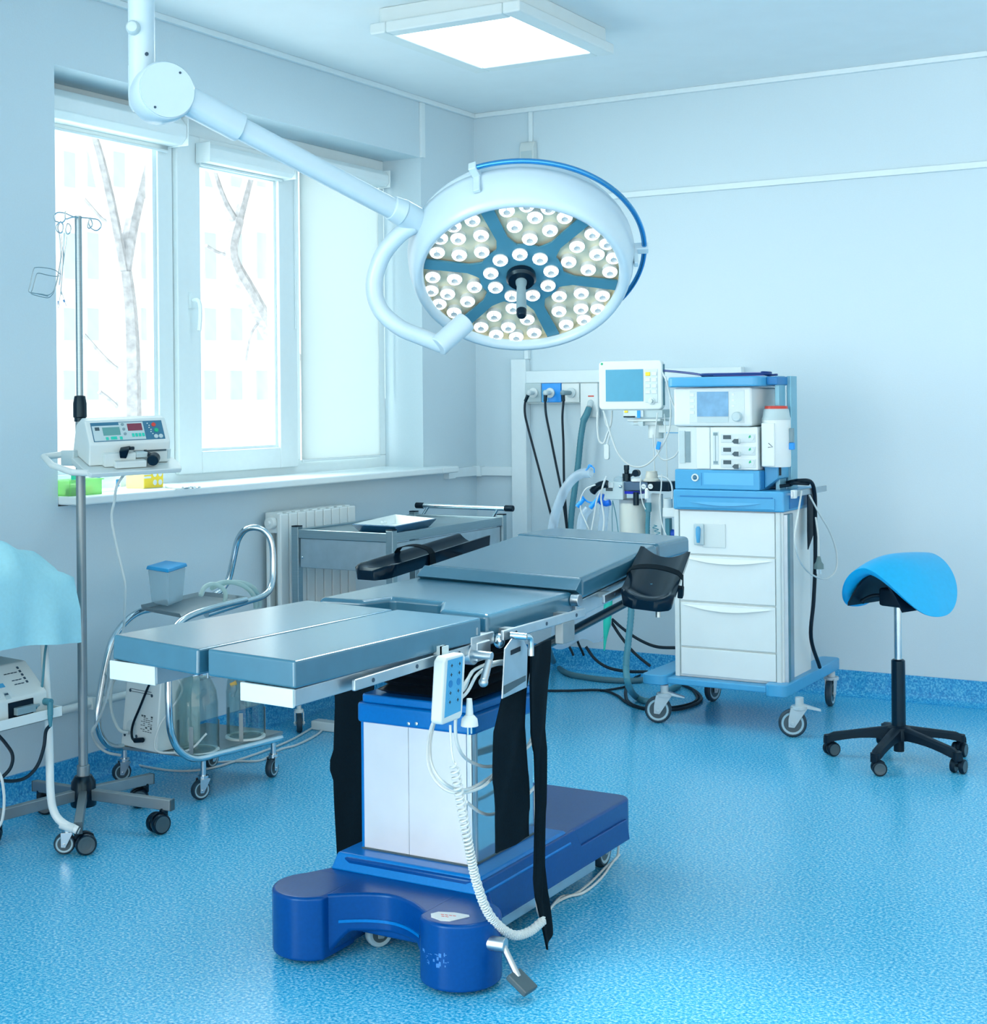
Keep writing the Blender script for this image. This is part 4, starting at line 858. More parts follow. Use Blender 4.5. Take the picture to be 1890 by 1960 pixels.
# accessory rail
ar = obj('accessory_rail', MB().box(-2.002, -1.992, 5.90, 6.36, 0.990, 1.016), 'alu', am, bevel=0.002)
obj('rail_post', MB().bar((-2.04, 5.98, 0.998), (-2.0, 5.98, 1.0), 0.01, 0.01).bar((-2.04, 6.30, 1.002), (-2.0, 6.30, 1.002), 0.01, 0.01), 'chrome', ar)
obj('rail_clip', MB().box(-2.004, -1.984, 5.905, 5.935, 0.985, 1.02), 'white', ar, bevel=0.003)
# leads on the machine
tl_ = thing('hanging_lead', 'grey lead with a plug looped over the accessory rail of the machine', 'cable', tuple(on_x(1560, 1000, -1.98)))
obj('lead', MB().tube(smooth([on_x(1535, 940, -1.985), on_x(1528, 985, -1.975), on_x(1522, 1030, -1.97), on_x(1530, 1070, -1.97), on_x(1552, 1098, -1.965), on_x(1580, 1108, -1.96), on_x(1600, 1092, -1.955), on_x(1602, 1060, -1.955), on_x(1590, 1020, -1.96), on_x(1570, 985, -1.965), on_x(1550, 948, -1.98)], 7), 0.004, 7), 'cable', tl_)
pp = on_x(1568, 1078, -1.955)
cord('lead', [on_x(1562, 990, -1.97), on_x(1567, 1030, -1.962), pp+V((0, 0, 0.02))], 0.004, 'cable', tl_)
b = MB().lathe([(0.006, 0.03), (0.010, 0.015), (0.012, 0.006), (0.020, -0.004), (0.021, -0.024), (0, -0.026)], pp, (0, 0, 1), 16, caps=False); pg = obj('plug', b, mat('grey plug', (96, 128, 132), 0.45), tl_)
obj('pin', MB().cyl(pp+V((-0.008, 0, -0.024)), pp+V((-0.008, 0, -0.045)), 0.0025, n=8).cyl(pp+V((0.008, 0, -0.024)), pp+V((0.008, 0, -0.045)), 0.0025, n=8), 'chrome', pg)
bh = thing('black_hose', 'thick black hose bending over the worktop and down the right side of the machine', 'hose', tuple(on_x(1556, 950, -1.98)))
obj('hose', MB().tube(smooth([(-2.10, 6.12, 1.035), (-2.06, 6.10, 1.045), on_x(1530, 920, -2.02), on_x(1552, 922, -1.99), on_x(1560, 945, -1.985), on_x(1561, 1000, -1.99), on_x(1561, 1080, -1.99), on_x(1558, 1150, -1.99), on_x(1553, 1220, -2.0), (-2.012, 6.30, 0.222)], 7), 0.0085, 9), 'blk', bh)
obj('hose', MB().tube(smooth([(-2.09, 6.02, 1.028), (-2.05, 6.04, 1.034), on_x(1520, 925, -2.03), on_x(1548, 926, -2.0)], 7), 0.0075, 9), 'blk', bh)
rows = [[on_x(1547+13*j, 945+i*24, -2.01+0.004*j) for j in range(2)] for i in range(4)]; rows.append([on_x(1548, 1052, -2.01), on_x(1552, 1040, -2.01)])
obj('strap_end', MB().slab(rows, lambda i, j: (-0.004, 0, 0)), 'blk', bh)
tc_ = thing('cable_coil', 'dark blue cable coiled on top of the machine shelf, running to the monitor', 'cable', (-2.3, 6.05, 1.5))
cl_ = [on_y(1268, 709, 6.12), on_y(1310, 713, 6.1), on_y(1340, 717, 6.08)]
pts = [tuple(p) for p in cl_]+[(-2.30+0.155*math.cos(R(180-30*i)), 6.07+0.10*math.sin(R(180-30*i)), 1.503+0.0005*i) for i in range(0, 20)]+[(-2.16, 6.07, 1.502), (-2.11, 6.06, 1.502)]
obj('cable', MB().tube(smooth(pts, 5), 0.005, 7), mat('dark blue cable', (20, 60, 130), 0.35, noise=0.08), tc_)
obj('cable', MB().tube(smooth([(-2.28+0.12*math.cos(R(30*i)), 6.07+0.07*math.sin(R(30*i)), 1.504+0.0005*i) for i in range(13)], 5), 0.0045, 7), mat('violet cable', (150, 130, 200), 0.35), tc_)

# ================================================================== MONITOR ON ITS ARM
mo = thing('patient_monitor', 'white patient monitor with a dull blue screen on an arm left of the machine', 'monitor', (-2.82, 6.15, 1.35))
MY = 6.10
mb_ = obj('case', MB().py(rrect(-2.978, -2.662, 1.355, 1.578, 0.02), MY, MY+0.035).py(rrect(-2.955, -2.695, 1.37, 1.56, 0.02), MY+0.033, MY+0.10), 'white', mo, bevel=0.008, seg=3)
obj('side_trim', MB().box(-2.664, -2.6605, MY+0.012, MY+0.03, 1.375, 1.56), 'hoseg', mo, bevel=0.001)
obj('screen', MB().box(-2.940, -2.754, MY-0.003, MY+0.003, 1.394, 1.539), 'screen', mo)
kp = obj('keypad', MB().box(-2.746, -2.682, MY-0.002, MY+0.003, 1.388, 1.539), 'panelc', mo, bevel=0.002)
for r_ in range(4):
    for c_ in range(2): obj('key', MB().box(-2.742+0.031*c_, -2.718+0.031*c_, MY-0.0045, MY, 1.508-0.027*r_, 1.525-0.027*r_), 'yel' if (r_, c_) == (0, 0) else 'white', kp, bevel=0.002)
obj('dial', MB().lathe([(0.017, 0), (0.016, 0.004), (0.0105, 0.005), (0.0095, 0.018), (0, 0.019)], (-2.712, MY-0.001, 1.394), (0, -1, 0), 22, caps=False), 'offw', kp)
obj('lamp_dot', MB().lathe([(0.006, 0), (0.005, 0.002), (0, 0.002)], (-2.960, MY-0.0, 1.566), (0, -1, 0), 14, caps=False), 'green', mo)
b = MB().box(-2.86, -2.665, MY+0.01, MY+0.12, 1.318, 1.356); md = obj('module_rack', b, 'shade', mo, bevel=0.004)
obj('module', MB().box(-2.855, -2.755, MY+0.0, MY+0.012, 1.322, 1.352), 'panelc', md, bevel=0.002)
obj('connector', MB().box(-2.785, -2.768, MY-0.004, MY, 1.318, 1.352), 'cyan', md, bevel=0.002)
obj('connector', MB().box(-2.848, -2.83, MY-0.004, MY, 1.342, 1.352), 'yel', md, bevel=0.002)
obj('module_slot', MB().box(-2.852, -2.795, MY-0.003, MY, 1.321, 1.327), 'blk', md)
obj('bracket', MB().box(-2.84, -2.675, MY+0.01, MY+0.11, 1.302, 1.314).box(-2.815, -2.70, MY+0.02, MY+0.1, 1.285, 1.302).cyl((-2.72, MY+0.06, 1.225), (-2.72, MY+0.06, 1.29), 0.035, n=20), 'offw', mo, bevel=0.003)
obj('lever', MB().bar((-2.82, MY+0.0, 1.292), (-2.775, MY+0.0, 1.292), 0.006, 0.006).box(-2.778, -2.755, MY-0.004, MY+0.02, 1.282, 1.302), 'shade', mo)
obj('support_arm', MB().box(-2.73, -2.53, MY+0.035, MY+0.085, 1.25, 1.285), 'offw', mo, bevel=0.004)
obj('green_stripe', MB().box(-2.66, -2.53, MY+0.03, MY+0.036, 1.249, 1.253), 'azure', mo)
# leads hanging from the monitor
ml = thing('monitor_leads', 'pale sensor leads drooping in loops below the patient monitor', 'cable', (-2.8, 6.09, 1.2))
def yl(pts, y=6.08): return [on_y(a, c, y) for a, c in pts]
cord('lead', yl([(1268, 712), (1280, 740), (1284, 780), (1282, 820), (1270, 850), (1252, 878), (1230, 893), (1205, 890), (1185, 870), (1172, 840), (1160, 800), (1155, 786)]), 0.0042, 'cable', ml)
cord('lead', yl([(1259, 790), (1255, 830), (1257, 862), (1270, 880), (1290, 875), (1300, 862)]), 0.0036, 'cable', ml)
cord('lead', yl([(1274, 720), (1284, 760), (1296, 790), (1303, 815)], 6.04), 0.004, 'cable', ml)
cord('lead', yl([(1272, 792), (1276, 850), (1278, 920)]), 0.0024, 'cable', ml)
cord('lead', yl([(1250, 832), (1252, 870), (1255, 920)]), 0.0024, 'cable', ml)
cord('lead', yl([(1145, 786), (1144, 815), (1147, 842), (1156, 848), (1163, 830), (1170, 810), (1172, 786)], 6.16), 0.005, 'cable', ml)
cord('lead', yl([(1156, 786), (1160, 810), (1168, 825), (1160, 860)], 6.15), 0.004, 'cable', ml)
b = MB(); q0 = on_y(1162, 850, 6.15); b.py(rrect(q0.x-0.014, q0.x+0.012, q0.z-0.072, q0.z, 0.010), 6.145, 6.16); obj('sensor', b, 'offw', ml, bevel=0.003)
q0 = on_y(1261, 853, 6.07); b = MB().obox(q0, V((1, 0, -.25)).normalized(), (0, 1, 0), V((.25, 0, 1)).normalized(), 0.009, 0.004, 0.018); obj('connector', b, 'cyan', ml, bevel=0.002)

# ================================================================== BREATHING UNIT (bag block, absorber)
bu = thing('breathing_unit', 'grey and dark absorber block with a cream canister left of the machine', 'absorber', (-2.72, 6.0, 0.9))
UY = 5.98
def ybox(b, x0, y0, x1, y1, Y0, Y1):
    a, c = on_y(x0, y0, Y0), on_y(x1, y1, Y0); return b.box(min(a.x, c.x), max(a.x, c.x), Y0, Y1, min(a.z, c.z), max(a.z, c.z))
obj('block', ybox(MB(), 1193, 922, 1240, 940, UY, UY+0.09), mat('blue grey block', (64, 96, 124), 0.35, noise=0.04), bu, bevel=0.004)
obj('block', ybox(MB(), 1231, 921, 1282, 941, UY+0.005, UY+0.085), 'blkg', bu, bevel=0.004)
obj('blue_seal', ybox(MB(), 1194, 940, 1224, 946, UY+0.005, UY+0.085), mat('deep blue seal', (10, 40, 190), 0.3), bu)
obj('cover_plate', ybox(MB(), 1159, 922, 1193, 957, UY-0.012, UY+0.03), 'shade', bu, bevel=0.004)
obj('dark_bracket', ybox(MB(), 1160, 931, 1173, 940, UY-0.014, UY), 'dgrey', bu)
obj('cover_step', ybox(MB(), 1164, 923, 1174, 934, UY-0.018, UY), 'panelc', bu, bevel=0.002)
q = on_y(1188, 931, UY-0.015); obj('thumb_screw', MB().ball(q, 0.008), 'chrome', bu)
a = on_y(1212, 962, UY+0.05); can = MB().cyl((a.x+0.004, UY+0.04, 0.66), (a.x+0.004, UY+0.04, a.z+0.0), 0.058, n=32); cn = obj('canister', can, 'cream', bu, bevel=0.004)
obj('canister_glass', MB().lathe([(0.061, 0), (0.061, 0.30)], (a.x+0.004, UY+0.04, 0.655), (0, 0, 1), 32, caps=False), 'film', bu)
obj('canister_head', MB().cyl((a.x+0.004, UY+0.04, a.z+0.0), (a.x+0.004, UY+0.04, a.z+0.018), 0.054, n=28), 'dgrey', bu)
q = on_y(1218, 955, UY-0.01); obj('stem', MB().cyl((q.x, q.y, q.z-0.028), (q.x, q.y, q.z+0.03), 0.013, n=16), 'blkg', bu)
# valves on top
q = on_y(1200, 921, UY+0.04); b = MB().cyl((q.x, q.y, q.z), (q.x, q.y, q.z+0.035), 0.019, n=20).cyl((q.x, q.y, q.z+0.035), (q.x, q.y, q.z+0.052), 0.011, n=16).cyl((q.x, q.y, q.z+0.05), (q.x, q.y, q.z+0.072), 0.0125, n=18); obj('pressure_valve', b, 'blkg', bu, bevel=0.002)
b = MB().bar((q.x+0.01, q.y, q.z+0.022), (q.x+0.055, q.y-0.01, q.z+0.04), 0.01, 0.012); b.cyl((q.x+0.058, q.y-0.035, q.z+0.038), (q.x+0.058, q.y-0.008, q.z+0.038), 0.016, n=18); obj('switch_lever', b, 'blkg', bu, bevel=0.002)
q = on_y(1216, 921, UY+0.02); obj('dome_valve', MB().lathe([(0.026, 0), (0.026, 0.008), (0.015, 0.014), (0.0, 0.016)], (q.x+0.01, q.y, q.z), (0, 0, 1), 24, caps=False), 'white', bu)
q = on_y(1185, 922, UY+0.03); obj('dome_valve', MB().lathe([(0.024, 0), (0.024, 0.014), (0.016, 0.022), (0.0, 0.024)], (q.x, q.y, q.z), (0, 0, 1), 24, caps=False), 'plast', bu)
q = on_y(1248, 921, UY+0.03); obj('grey_knob', MB().lathe([(0.037, 0.0), (0.037, 0.006), (0.028, 0.014), (0.027, 0.03), (0.0245, 0.036), (0.025, 0.044), (0.0, 0.046)], (q.x, q.y, q.z), (0, 0, 1), 30, caps=False), mat('warm grey plastic', (186, 192, 184), 0.45, noise=0.03), bu)
for x_ in (1233, 1246):
    q = on_y(x_, 931, UY+0.003); obj('gauge', MB().mi(0).lathe([(0.0115, 0), (0.0115, 0.004), (0.0, 0.004)], q, (0, -1, 0), 20, caps=False).mi(1).bar(q+V((-0.006, -0.0046, 0.001)), q+V((0.006, -0.0046, -0.002)), 0.001, 0.0016), ['white', 'ink'], bu)
cord('hose', yl([(1260, 912), (1275, 914), (1285, 925), (1288, 945), (1287, 955)], UY-0.02), 0.004, 'cable', bu)
cord('hose', yl([(1228, 910), (1226, 930), (1230, 960), (1236, 975)], UY-0.03), 0.0026, 'cable', bu)
cord('hose', yl([(1267, 908), (1266, 935), (1263, 960), (1267, 1000), (1276, 1026)], UY-0.03), 0.003, 'cable', bu)
q = on_y(1239, 945, UY-0.02); obj('port', MB().cyl((q.x, q.y, q.z-0.02), (q.x, q.y, q.z+0.015), 0.010, n=14).cyl((q.x, q.y, q.z+0.015), (q.x, q.y-0.006, q.z+0.02), 0.007, n=12), 'white', bu)
rib = []
hp_ = smooth([on_y(1241, 962, UY-0.01), on_y(1241, 985, UY-0.01), on_y(1240, 1010, UY-0.005), on_y(1241, 1050, UY+0.0)], 12)
b = MB().tube(hp_[:10], 0.015, 12); b.tube(hp_[9:], [0.0095+0.0015*(k % 2) for k in range(len(hp_)-9)], 10); obj('grey_hose', b, 'hoseg', bu)
obj('side_bracket', ybox(MB(), 1268, 972, 1300, 991, UY-0.005, UY+0.06), 'white', bu, bevel=0.004)
q = on_y(1279, 960, UY+0.02); obj('water_cup', MB().cyl((q.x, q.y, q.z-0.03), (q.x, q.y, q.z+0.014), 0.021, n=20), 'panelc', bu, bevel=0.002)
b = MB(); b.bar(on_y(1280, 992, UY+0.03), on_y(1281, 1034, UY+0.03), 0.02, 0.03, (0, 1, 0)); obj('hose_stub', b, 'hoseg', bu)
obj('bag_arm', MB().bar(on_y(1193, 958, UY+0.02), on_y(1193, 1060, UY+0.02), 0.02, 0.01, (0, 1, 0)), 'shade', bu)
obj('bag_arm', MB().bar(on_y(1258, 945, UY+0.06), on_y(1258, 1060, UY+0.06), 0.05, 0.02, (0, 1, 0)), 'panelc', bu)
obj('blue_cloth', MB().ball(on_y(1287, 1022, UY+0.04), 0.03, sc=(1, .6, .7)), mat('royal blue rubber', (10, 84, 200), 0.4), bu)
cord('spring_lead', [on_y(1252+5*math.sin(i*1.7)+i*0.9, 1005+i*1.8, UY-0.02) for i in range(18)], 0.002, 'hoseg', bu)
# breathing circuit: elbow, face mask hoses in clear film
bc = thing('breathing_circuit', 'clear corrugated breathing hoses with blue elbows and a black mask elbow', 'breathing hoses', tuple(on_y(1130, 940, 5.95)))
hp_ = smooth(yl([(1164, 926), (1152, 928), (1142, 933), (1134, 942)], 5.96), 10)
obj('black_elbow', MB().tube(hp_, [0.0155+0.0025*(k % 2) for k in range(len(hp_))], 12), 'blkg', bc)
for i, (pa, pb) in enumerate((((1148, 952), (1130, 972)), ((1118, 955), (1105, 970)))):
    b = MB().cyl(on_y(*pa, 5.95), on_y(*pb, 5.94), 0.010, 0.011, n=14); obj('blue_elbow', b, 'cyan', bc, bevel=0.002)
obj('blue_manifold', MB().tube(smooth(yl([(1152, 945), (1150, 958), (1158, 964), (1168, 962)], 5.97), 5), 0.014, 10), mat('strong blue plastic', (0, 110, 225), 0.35), bc)
cord('blue_strap', yl([(1115, 950), (1122, 958), (1132, 962), (1142, 958)], 5.955), 0.004, 'cyan', bc)
cord('blue_strap', yl([(1122, 900), (1130, 893), (1137, 896), (1138, 905)], 6.0), 0.0028, 'cyan', bc)
cord('blue_strap', yl([(1125, 898), (1128, 890), (1134, 892)], 6.0), 0.003, 'cyan', bc)
hz = smooth(yl([(1132, 905), (1115, 906), (1098, 916), (1083, 935), (1072, 960), (1062, 990), (1056, 1030), (1052, 1070)], 6.02), 8)
obj('clear_hose', MB().tube(hz, [0.022+0.001*(k % 2) for k in range(len(hz))], 12, caps=False), 'film', bc)
hz = smooth(yl([(1128, 972), (1116, 990), (1112, 1030), (1110, 1070)], 5.96), 8)
obj('clear_hose', MB().tube(hz, [0.021+0.001*(k % 2) for k in range(len(hz))], 12, caps=False), 'film', bc)
hz = smooth(yl([(1158, 966), (1156, 990), (1152, 1030), (1150, 1070)], 5.98), 8)
obj('clear_hose', MB().tube(hz, [0.021+0.001*(k % 2) for k in range(len(hz))], 12, caps=False), 'film', bc)
cord('sample_line', yl([(1140, 928), (1122, 936), (1112, 955), (1112, 975), (1122, 1000), (1130, 1020), (1136, 1045)], 5.94), 0.0034, 'cable', bc)
cord('sample_line', yl([(1161, 912), (1154, 932), (1151, 955), (1156, 985), (1156, 1010), (1150, 1045)], 5.94), 0.0044, 'cable', bc)
cord('sample_line', yl([(1150, 938), (1142, 960), (1137, 990), (1128, 1040)], 5.93), 0.0036, 'cable', bc)
cord('sample_line', yl([(1173, 958), (1172, 990), (1174, 1050)], 5.96), 0.0018, 'hoseg', bc)
cord('sample_line', yl([(1173, 958), (1180, 990), (1188, 1050)], 5.955), 0.0022, 'hoseg', bc)
# plastic bag and green bulb seen below the table
pb = thing('plastic_bag', 'clear plastic bag hanging under the head of the table, by the absorber', 'bag', tuple(on_y(1110, 1200, 5.99)))
rows = []
for i in range(9):
    t = i/8; rows.append([])
    for j in range(13):
        u = j/12; x_ = 1056+110*u; ytop = 1060; yb_ = 1238-14*u+8*math.sin(u*9)-30*max(0, u-0.8)/0.2
        rows[-1].append(on_y(x_, ytop+(yb_-ytop)*t, 6.03)+V((0, 0.03*math.sin(u*PI)*math.sin(t*PI)*-1+0.004*math.sin(u*25+t*4), 0)))
obj('film', MB().slab(rows, lambda i, j: (0, 0.03, 0.0)), 'film', pb)
gb = obj('rubber_bulb', MB().tube([on_y(1165, 1130, 5.95), on_y(1164, 1170, 5.95), on_y(1162, 1195, 5.95), on_y(1159, 1222, 5.95), on_y(1157, 1245, 5.95)], [0.02, 0.02, 0.017, 0.008, 0.004], 14), 'teal')
tag(gb, 'green teal rubber tip hanging beside the plastic bag below the table head', 'bulb')

# ================================================================== WALL OUTLETS AND HOSES
wp = thing('gas_outlet_panel', 'gas outlet panel with blue and white plates on the back wall', 'outlet panel', (-3.5, BY, 1.44))
PYW = BY-0.05
def wbox(x0, x1, y0, y1, a=PYW-0.0, c=PYW+0.05): return ybox(MB(), x0, y0, x1, y1, a, c)
obj('backing', wbox(1003, 1145, 733, 772, PYW+0.012, PYW+0.05), 'offw', wp, bevel=0.003)
for nm, x0, x1, m_ in (('outlet_plate', 1005, 1036, 'shade'), ('outlet_plate', 1037, 1074, 'cyan'), ('outlet_plate', 1075, 1109, 'white'), ('vacuum_plate', 1111, 1145, 'white')):
    obj(nm, wbox(x0, x1, 734, 770 if nm == 'outlet_plate' else 799, PYW-0.004, PYW+0.014), m_, wp, bevel=0.003)
obj('white_wedge', wbox(1037, 1050, 746, 769, PYW-0.006, PYW), 'azure', wp)
hoses = []
for k, (x_, cx_, lab, pts) in enumerate(((1022, 1013, 'black gas hose plugged into the grey left-hand outlet', [(1006, 768), (1005, 790), (1010, 815), (1022, 860), (1038, 920), (1055, 985), (1068, 1030)]),
      (1054, 1045, 'black gas hose plugged into the blue middle outlet', [(1044, 768), (1046, 795), (1055, 840), (1064, 885), (1074, 935), (1082, 985), (1088, 1040)]),
      (1094, 1078, 'black gas hose plugged into the white outlet', [(1079, 768), (1077, 800), (1079, 850), (1080, 920), (1083, 970), (1088, 1040)]))):
    t = thing('gas_hose', lab, 'hose', tuple(on_y(x_, 752, PYW)), 'gas hoses on the back wall')
    q = on_y(x_, 752, PYW-0.006); e = on_y(cx_, 752, PYW-0.075)
    obj('collar', MB().lathe([(0.026, 0), (0.026, 0.008), (0.018, 0.012), (0, 0.012)], q, (0, -1, 0), 24, caps=False), 'white' if k != 2 else 'panelc', t)
    b = MB().cyl(q, e, 0.011, 0.013, n=16).ball(e, 0.015); obj('plug', b, 'panelc' if k < 2 else 'grey', t)
    p0_ = on_y(pts[0][0], pts[0][1], PYW-0.075); obj('ferrule', MB().cyl(e, p0_, 0.010, 0.009, n=14), 'blkg', t)
    obj('hose', MB().tube(smooth([e]+[on_y(a, c, PYW-0.075-0.0*i) for i, (a, c) in enumerate(pts)]+[on_y(pts[-1][0]+12, 1200, PYW-0.075), on_y(pts[-1][0]+30, 1255, PYW-0.09)], 6), 0.0062, 9), 'bcable', t)
t = thing('vacuum_hose', 'thick blue grey hose plugged into the white vacuum plate', 'hose', tuple(on_y(1130, 772, PYW)))
q = on_y(1131, 771, PYW-0.004); e = on_y(1128, 780, PYW-0.03)
obj('nozzle', MB().cyl(q, e, 0.014, n=16).ball(q, 0.017), 'panelc', t)
obj('cuff', MB().tube([e, on_y(1124, 792, PYW-0.04), on_y(1117, 806, PYW-0.045)], [0.016, 0.018, 0.019], 14), 'hoseg', t)
hz = smooth([on_y(1118, 802, PYW-0.045), on_y(1112, 840, PYW-0.05), on_y(1107, 890, PYW-0.05), on_y(1100, 940, PYW-0.055), on_y(1094, 990, PYW-0.06), on_y(1090, 1060, PYW-0.06), on_y(1088, 1180, PYW-0.06)], 14)
obj('hose', MB().tube(hz, [0.0155+0.0008*(k % 2) for k in range(len(hz))], 12), 'hoseg', t)
obj('print', ybox(MB(), 1126, 757, 1137, 759.5, PYW-0.0052, PYW-0.003), 'red', wp)
# corrugated scavenging hose on the floor side
def fz(pts, z): return [on_z(a, c, z) for a, c in pts]
sh_ = thing('scavenging_hose', 'ribbed blue grey hose dropping from the arm board to the floor', 'hose', tuple(on_y(1205, 1200, 5.8)))
hz = smooth([on_y(1210, 1130, 5.75), on_y(1208, 1180, 5.74), on_y(1203, 1230, 5.73), on_y(1199, 1275, 5.72), on_y(1203, 1310, 5.71)]+[on_z(1216, 1332, 0.03)]+fz([(1238, 1342), (1262, 1338), (1282, 1322), (1300, 1312)], 0.016), 14)
obj('hose', MB().tube(hz, [0.0135+0.0016*(k % 2) for k in range(len(hz))], 12), 'hoseg', sh_)
sh2 = thing('drain_hose', 'olive grey ribbed hose lying on the floor behind the operating table', 'hose', tuple(on_z(1120, 1290, 0.016)))
hz = smooth([on_y(1050, 1240, 6.3)]+fz([(1062, 1270), (1085, 1288), (1120, 1296), (1160, 1301), (1205, 1303), (1240, 1300)], 0.015), 14)
obj('hose', MB().tube(hz, [0.0135+0.0012*(k % 2) for k in range(len(hz))], 12), mat('olive grey hose', (70, 116, 130), 0.45), sh2)
for lab, pts, r_ in (('thin black lead reaching from the table across the floor to the machine', [(1045, 1322), (1090, 1322), (1150, 1321), (1180, 1330), (1200, 1345), (1220, 1353), (1260, 1356), (1310, 1350), (1335, 1338), (1325, 1318)], 0.006),
      ('black lead rising from the floor lead towards the cabinet', [(1150, 1322), (1180, 1318), (1202, 1312), (1214, 1298), (1232, 1290)], 0.0055),
      ('black lead looped on the floor under the cabinet of the machine', [(1200, 1312), (1198, 1330), (1206, 1346), (1235, 1356), (1290, 1358), (1325, 1350), (1343, 1338), (1330, 1322), (1300, 1308)], 0.008)):
    tag(obj('floor_cable', MB().tube(smooth(fz(pts, r_+0.001), 7), r_, 8), 'bcable'), lab, 'cable')
for lab, pts in (('black hose sweeping down from the bag to the cabinet foot', [(1122, 1238), (1140, 1262), (1165, 1278), (1200, 1285), (1240, 1286)]), ('upper black hose curving from the table head to the side of the cabinet', [(1172, 1185), (1195, 1205), (1225, 1225), (1258, 1238), (1300, 1240)]), ('black hose crossing diagonally behind the ribbed hose', [(1170, 1190), (1190, 1220), (1215, 1250), (1245, 1275)])):
    tag(obj('gas_line', MB().tube(smooth(yl(pts, 6.36), 7), 0.0075, 8), 'bcable'), lab, 'hose')

# ================================================================== SADDLE STOOL
SX, SY = -1.512, 5.707
stl = thing('saddle_stool', 'sky blue saddle stool on a black five-star base with casters', 'stool', (SX, SY, 0))
# saddle: right axis a (image right), front axis f (towards the camera)
sa = (_r*0.62-_f*0.78).normalized(); sf = (-_r*0.78-_f*0.62).normalized()   # sa: across the seat, sf: towards its narrow front
NS, MS = 20, 24; rows = []; HW, HL = 0.262, 0.205
def saddle(i, j, d=0.0):
    a = -1+2*i/NS; c = -1+2*j/MS
    u = a*math.sqrt(1-c*c/2); t = c*math.sqrt(1-a*a/2)       # square to disc, so the outline is round
    u = math.copysign(abs(u)**0.86, u); t = math.copysign(abs(t)**0.92, t)
    rho = min(1, math.sqrt(u*u+t*t))
    th = 0.062*math.sqrt(max(0.0, 1-rho**3.4))*d
    w_ = HW*(1-0.14*max(0, u))
    z = 0.800-0.225*abs(t)**1.75-0.03*max(0, u)**2-0.012*u*u
    x = w_*t*(1-0.24*abs(t)**1.6)
    return V((SX, SY, z))+sa*x+sf*(HL*u)+V((0, 0, -th))-sa*(t*th*0.75)
rows = [[saddle(i, j) for j in range(MS+1)] for i in range(NS+1)]
def sth(i, j): return saddle(i, j, 1.0)-saddle(i, j)
seat_o = obj('seat', MB().slab(rows, sth), 'seat', stl, sharp=180)
sm_ = seat_o.modifiers.new('subd', 'SUBSURF'); sm_.levels = 1; sm_.render_levels = 2
b = MB().hexa([V((SX, SY, 0.728))+sa*u+sf*v_ for u, v_ in ((-.055, -.08), (.055, -.08), (.055, .14), (-.055, .14))], [V((SX, SY, 0.66))+sa*u+sf*v_ for u, v_ in ((-.105, -.06), (.095, -.06), (.09, .125), (-.12, .125))])
obj('seat_shell', MB().slab([[V((SX, SY, 0.738-0.13*abs(-1+2*j/10)**1.7))+sa*(0.125*(-1+2*j/10))+sf*(-0.10+0.245*i/4) for j in range(11)] for i in range(5)], lambda i, j: (0, 0, -0.012)), 'blk', stl)
b = MB().obox(V((SX, SY, 0.632))+sa*0.005, sa, sf, (0, 0, 1), 0.05, 0.06, 0.035); mech = obj('tilt_mechanism', b, 'blk', stl, bevel=0.01)
b = MB().tube(smooth([V((SX, SY, 0.635))-sa*0.04+sf*0.03, V((SX, SY, 0.632))-sa*0.07+sf*0.06, V((SX, SY, 0.618))-sa*0.095+sf*0.08, V((SX, SY, 0.605))-sa*0.105+sf*0.085], 5), [0.008]*10+[0.007, 0.008, 0.010, 0.011, 0.010, 0.008], 10); obj('lever', b, 'blk', stl)
obj('gas_cylinder', MB().cyl((SX, SY, 0.36), (SX, SY, 0.61), 0.0145, n=24), 'chrome', stl)
obj('column_sleeve', MB().lathe([(0.0255, 0.10), (0.027, 0.13), (0.0262, 0.385), (0.020, 0.39), (0.0, 0.39)], (SX, SY, 0), (0, 0, 1), 28, caps=False), 'blkg', stl)
obj('column_end', MB().cyl((SX, SY, 0.035), (SX, SY, 0.11), 0.02, n=20), 'blk', stl)
obj('hub', MB().lathe([(0.0, 0.082), (0.05, 0.082), (0.052, 0.095), (0.044, 0.128), (0.03, 0.135), (0.0, 0.135)], (SX, SY, 0), (0, 0, 1), 30, caps=False), 'blk', stl)
wh = [(-1.812, 5.719), (-1.512, 5.444), (-1.214, 5.637), (-1.32, 6.0), (-1.66, 5.97)]
A0 = math.atan2(wh[1][1]-SY, wh[1][0]-SX)
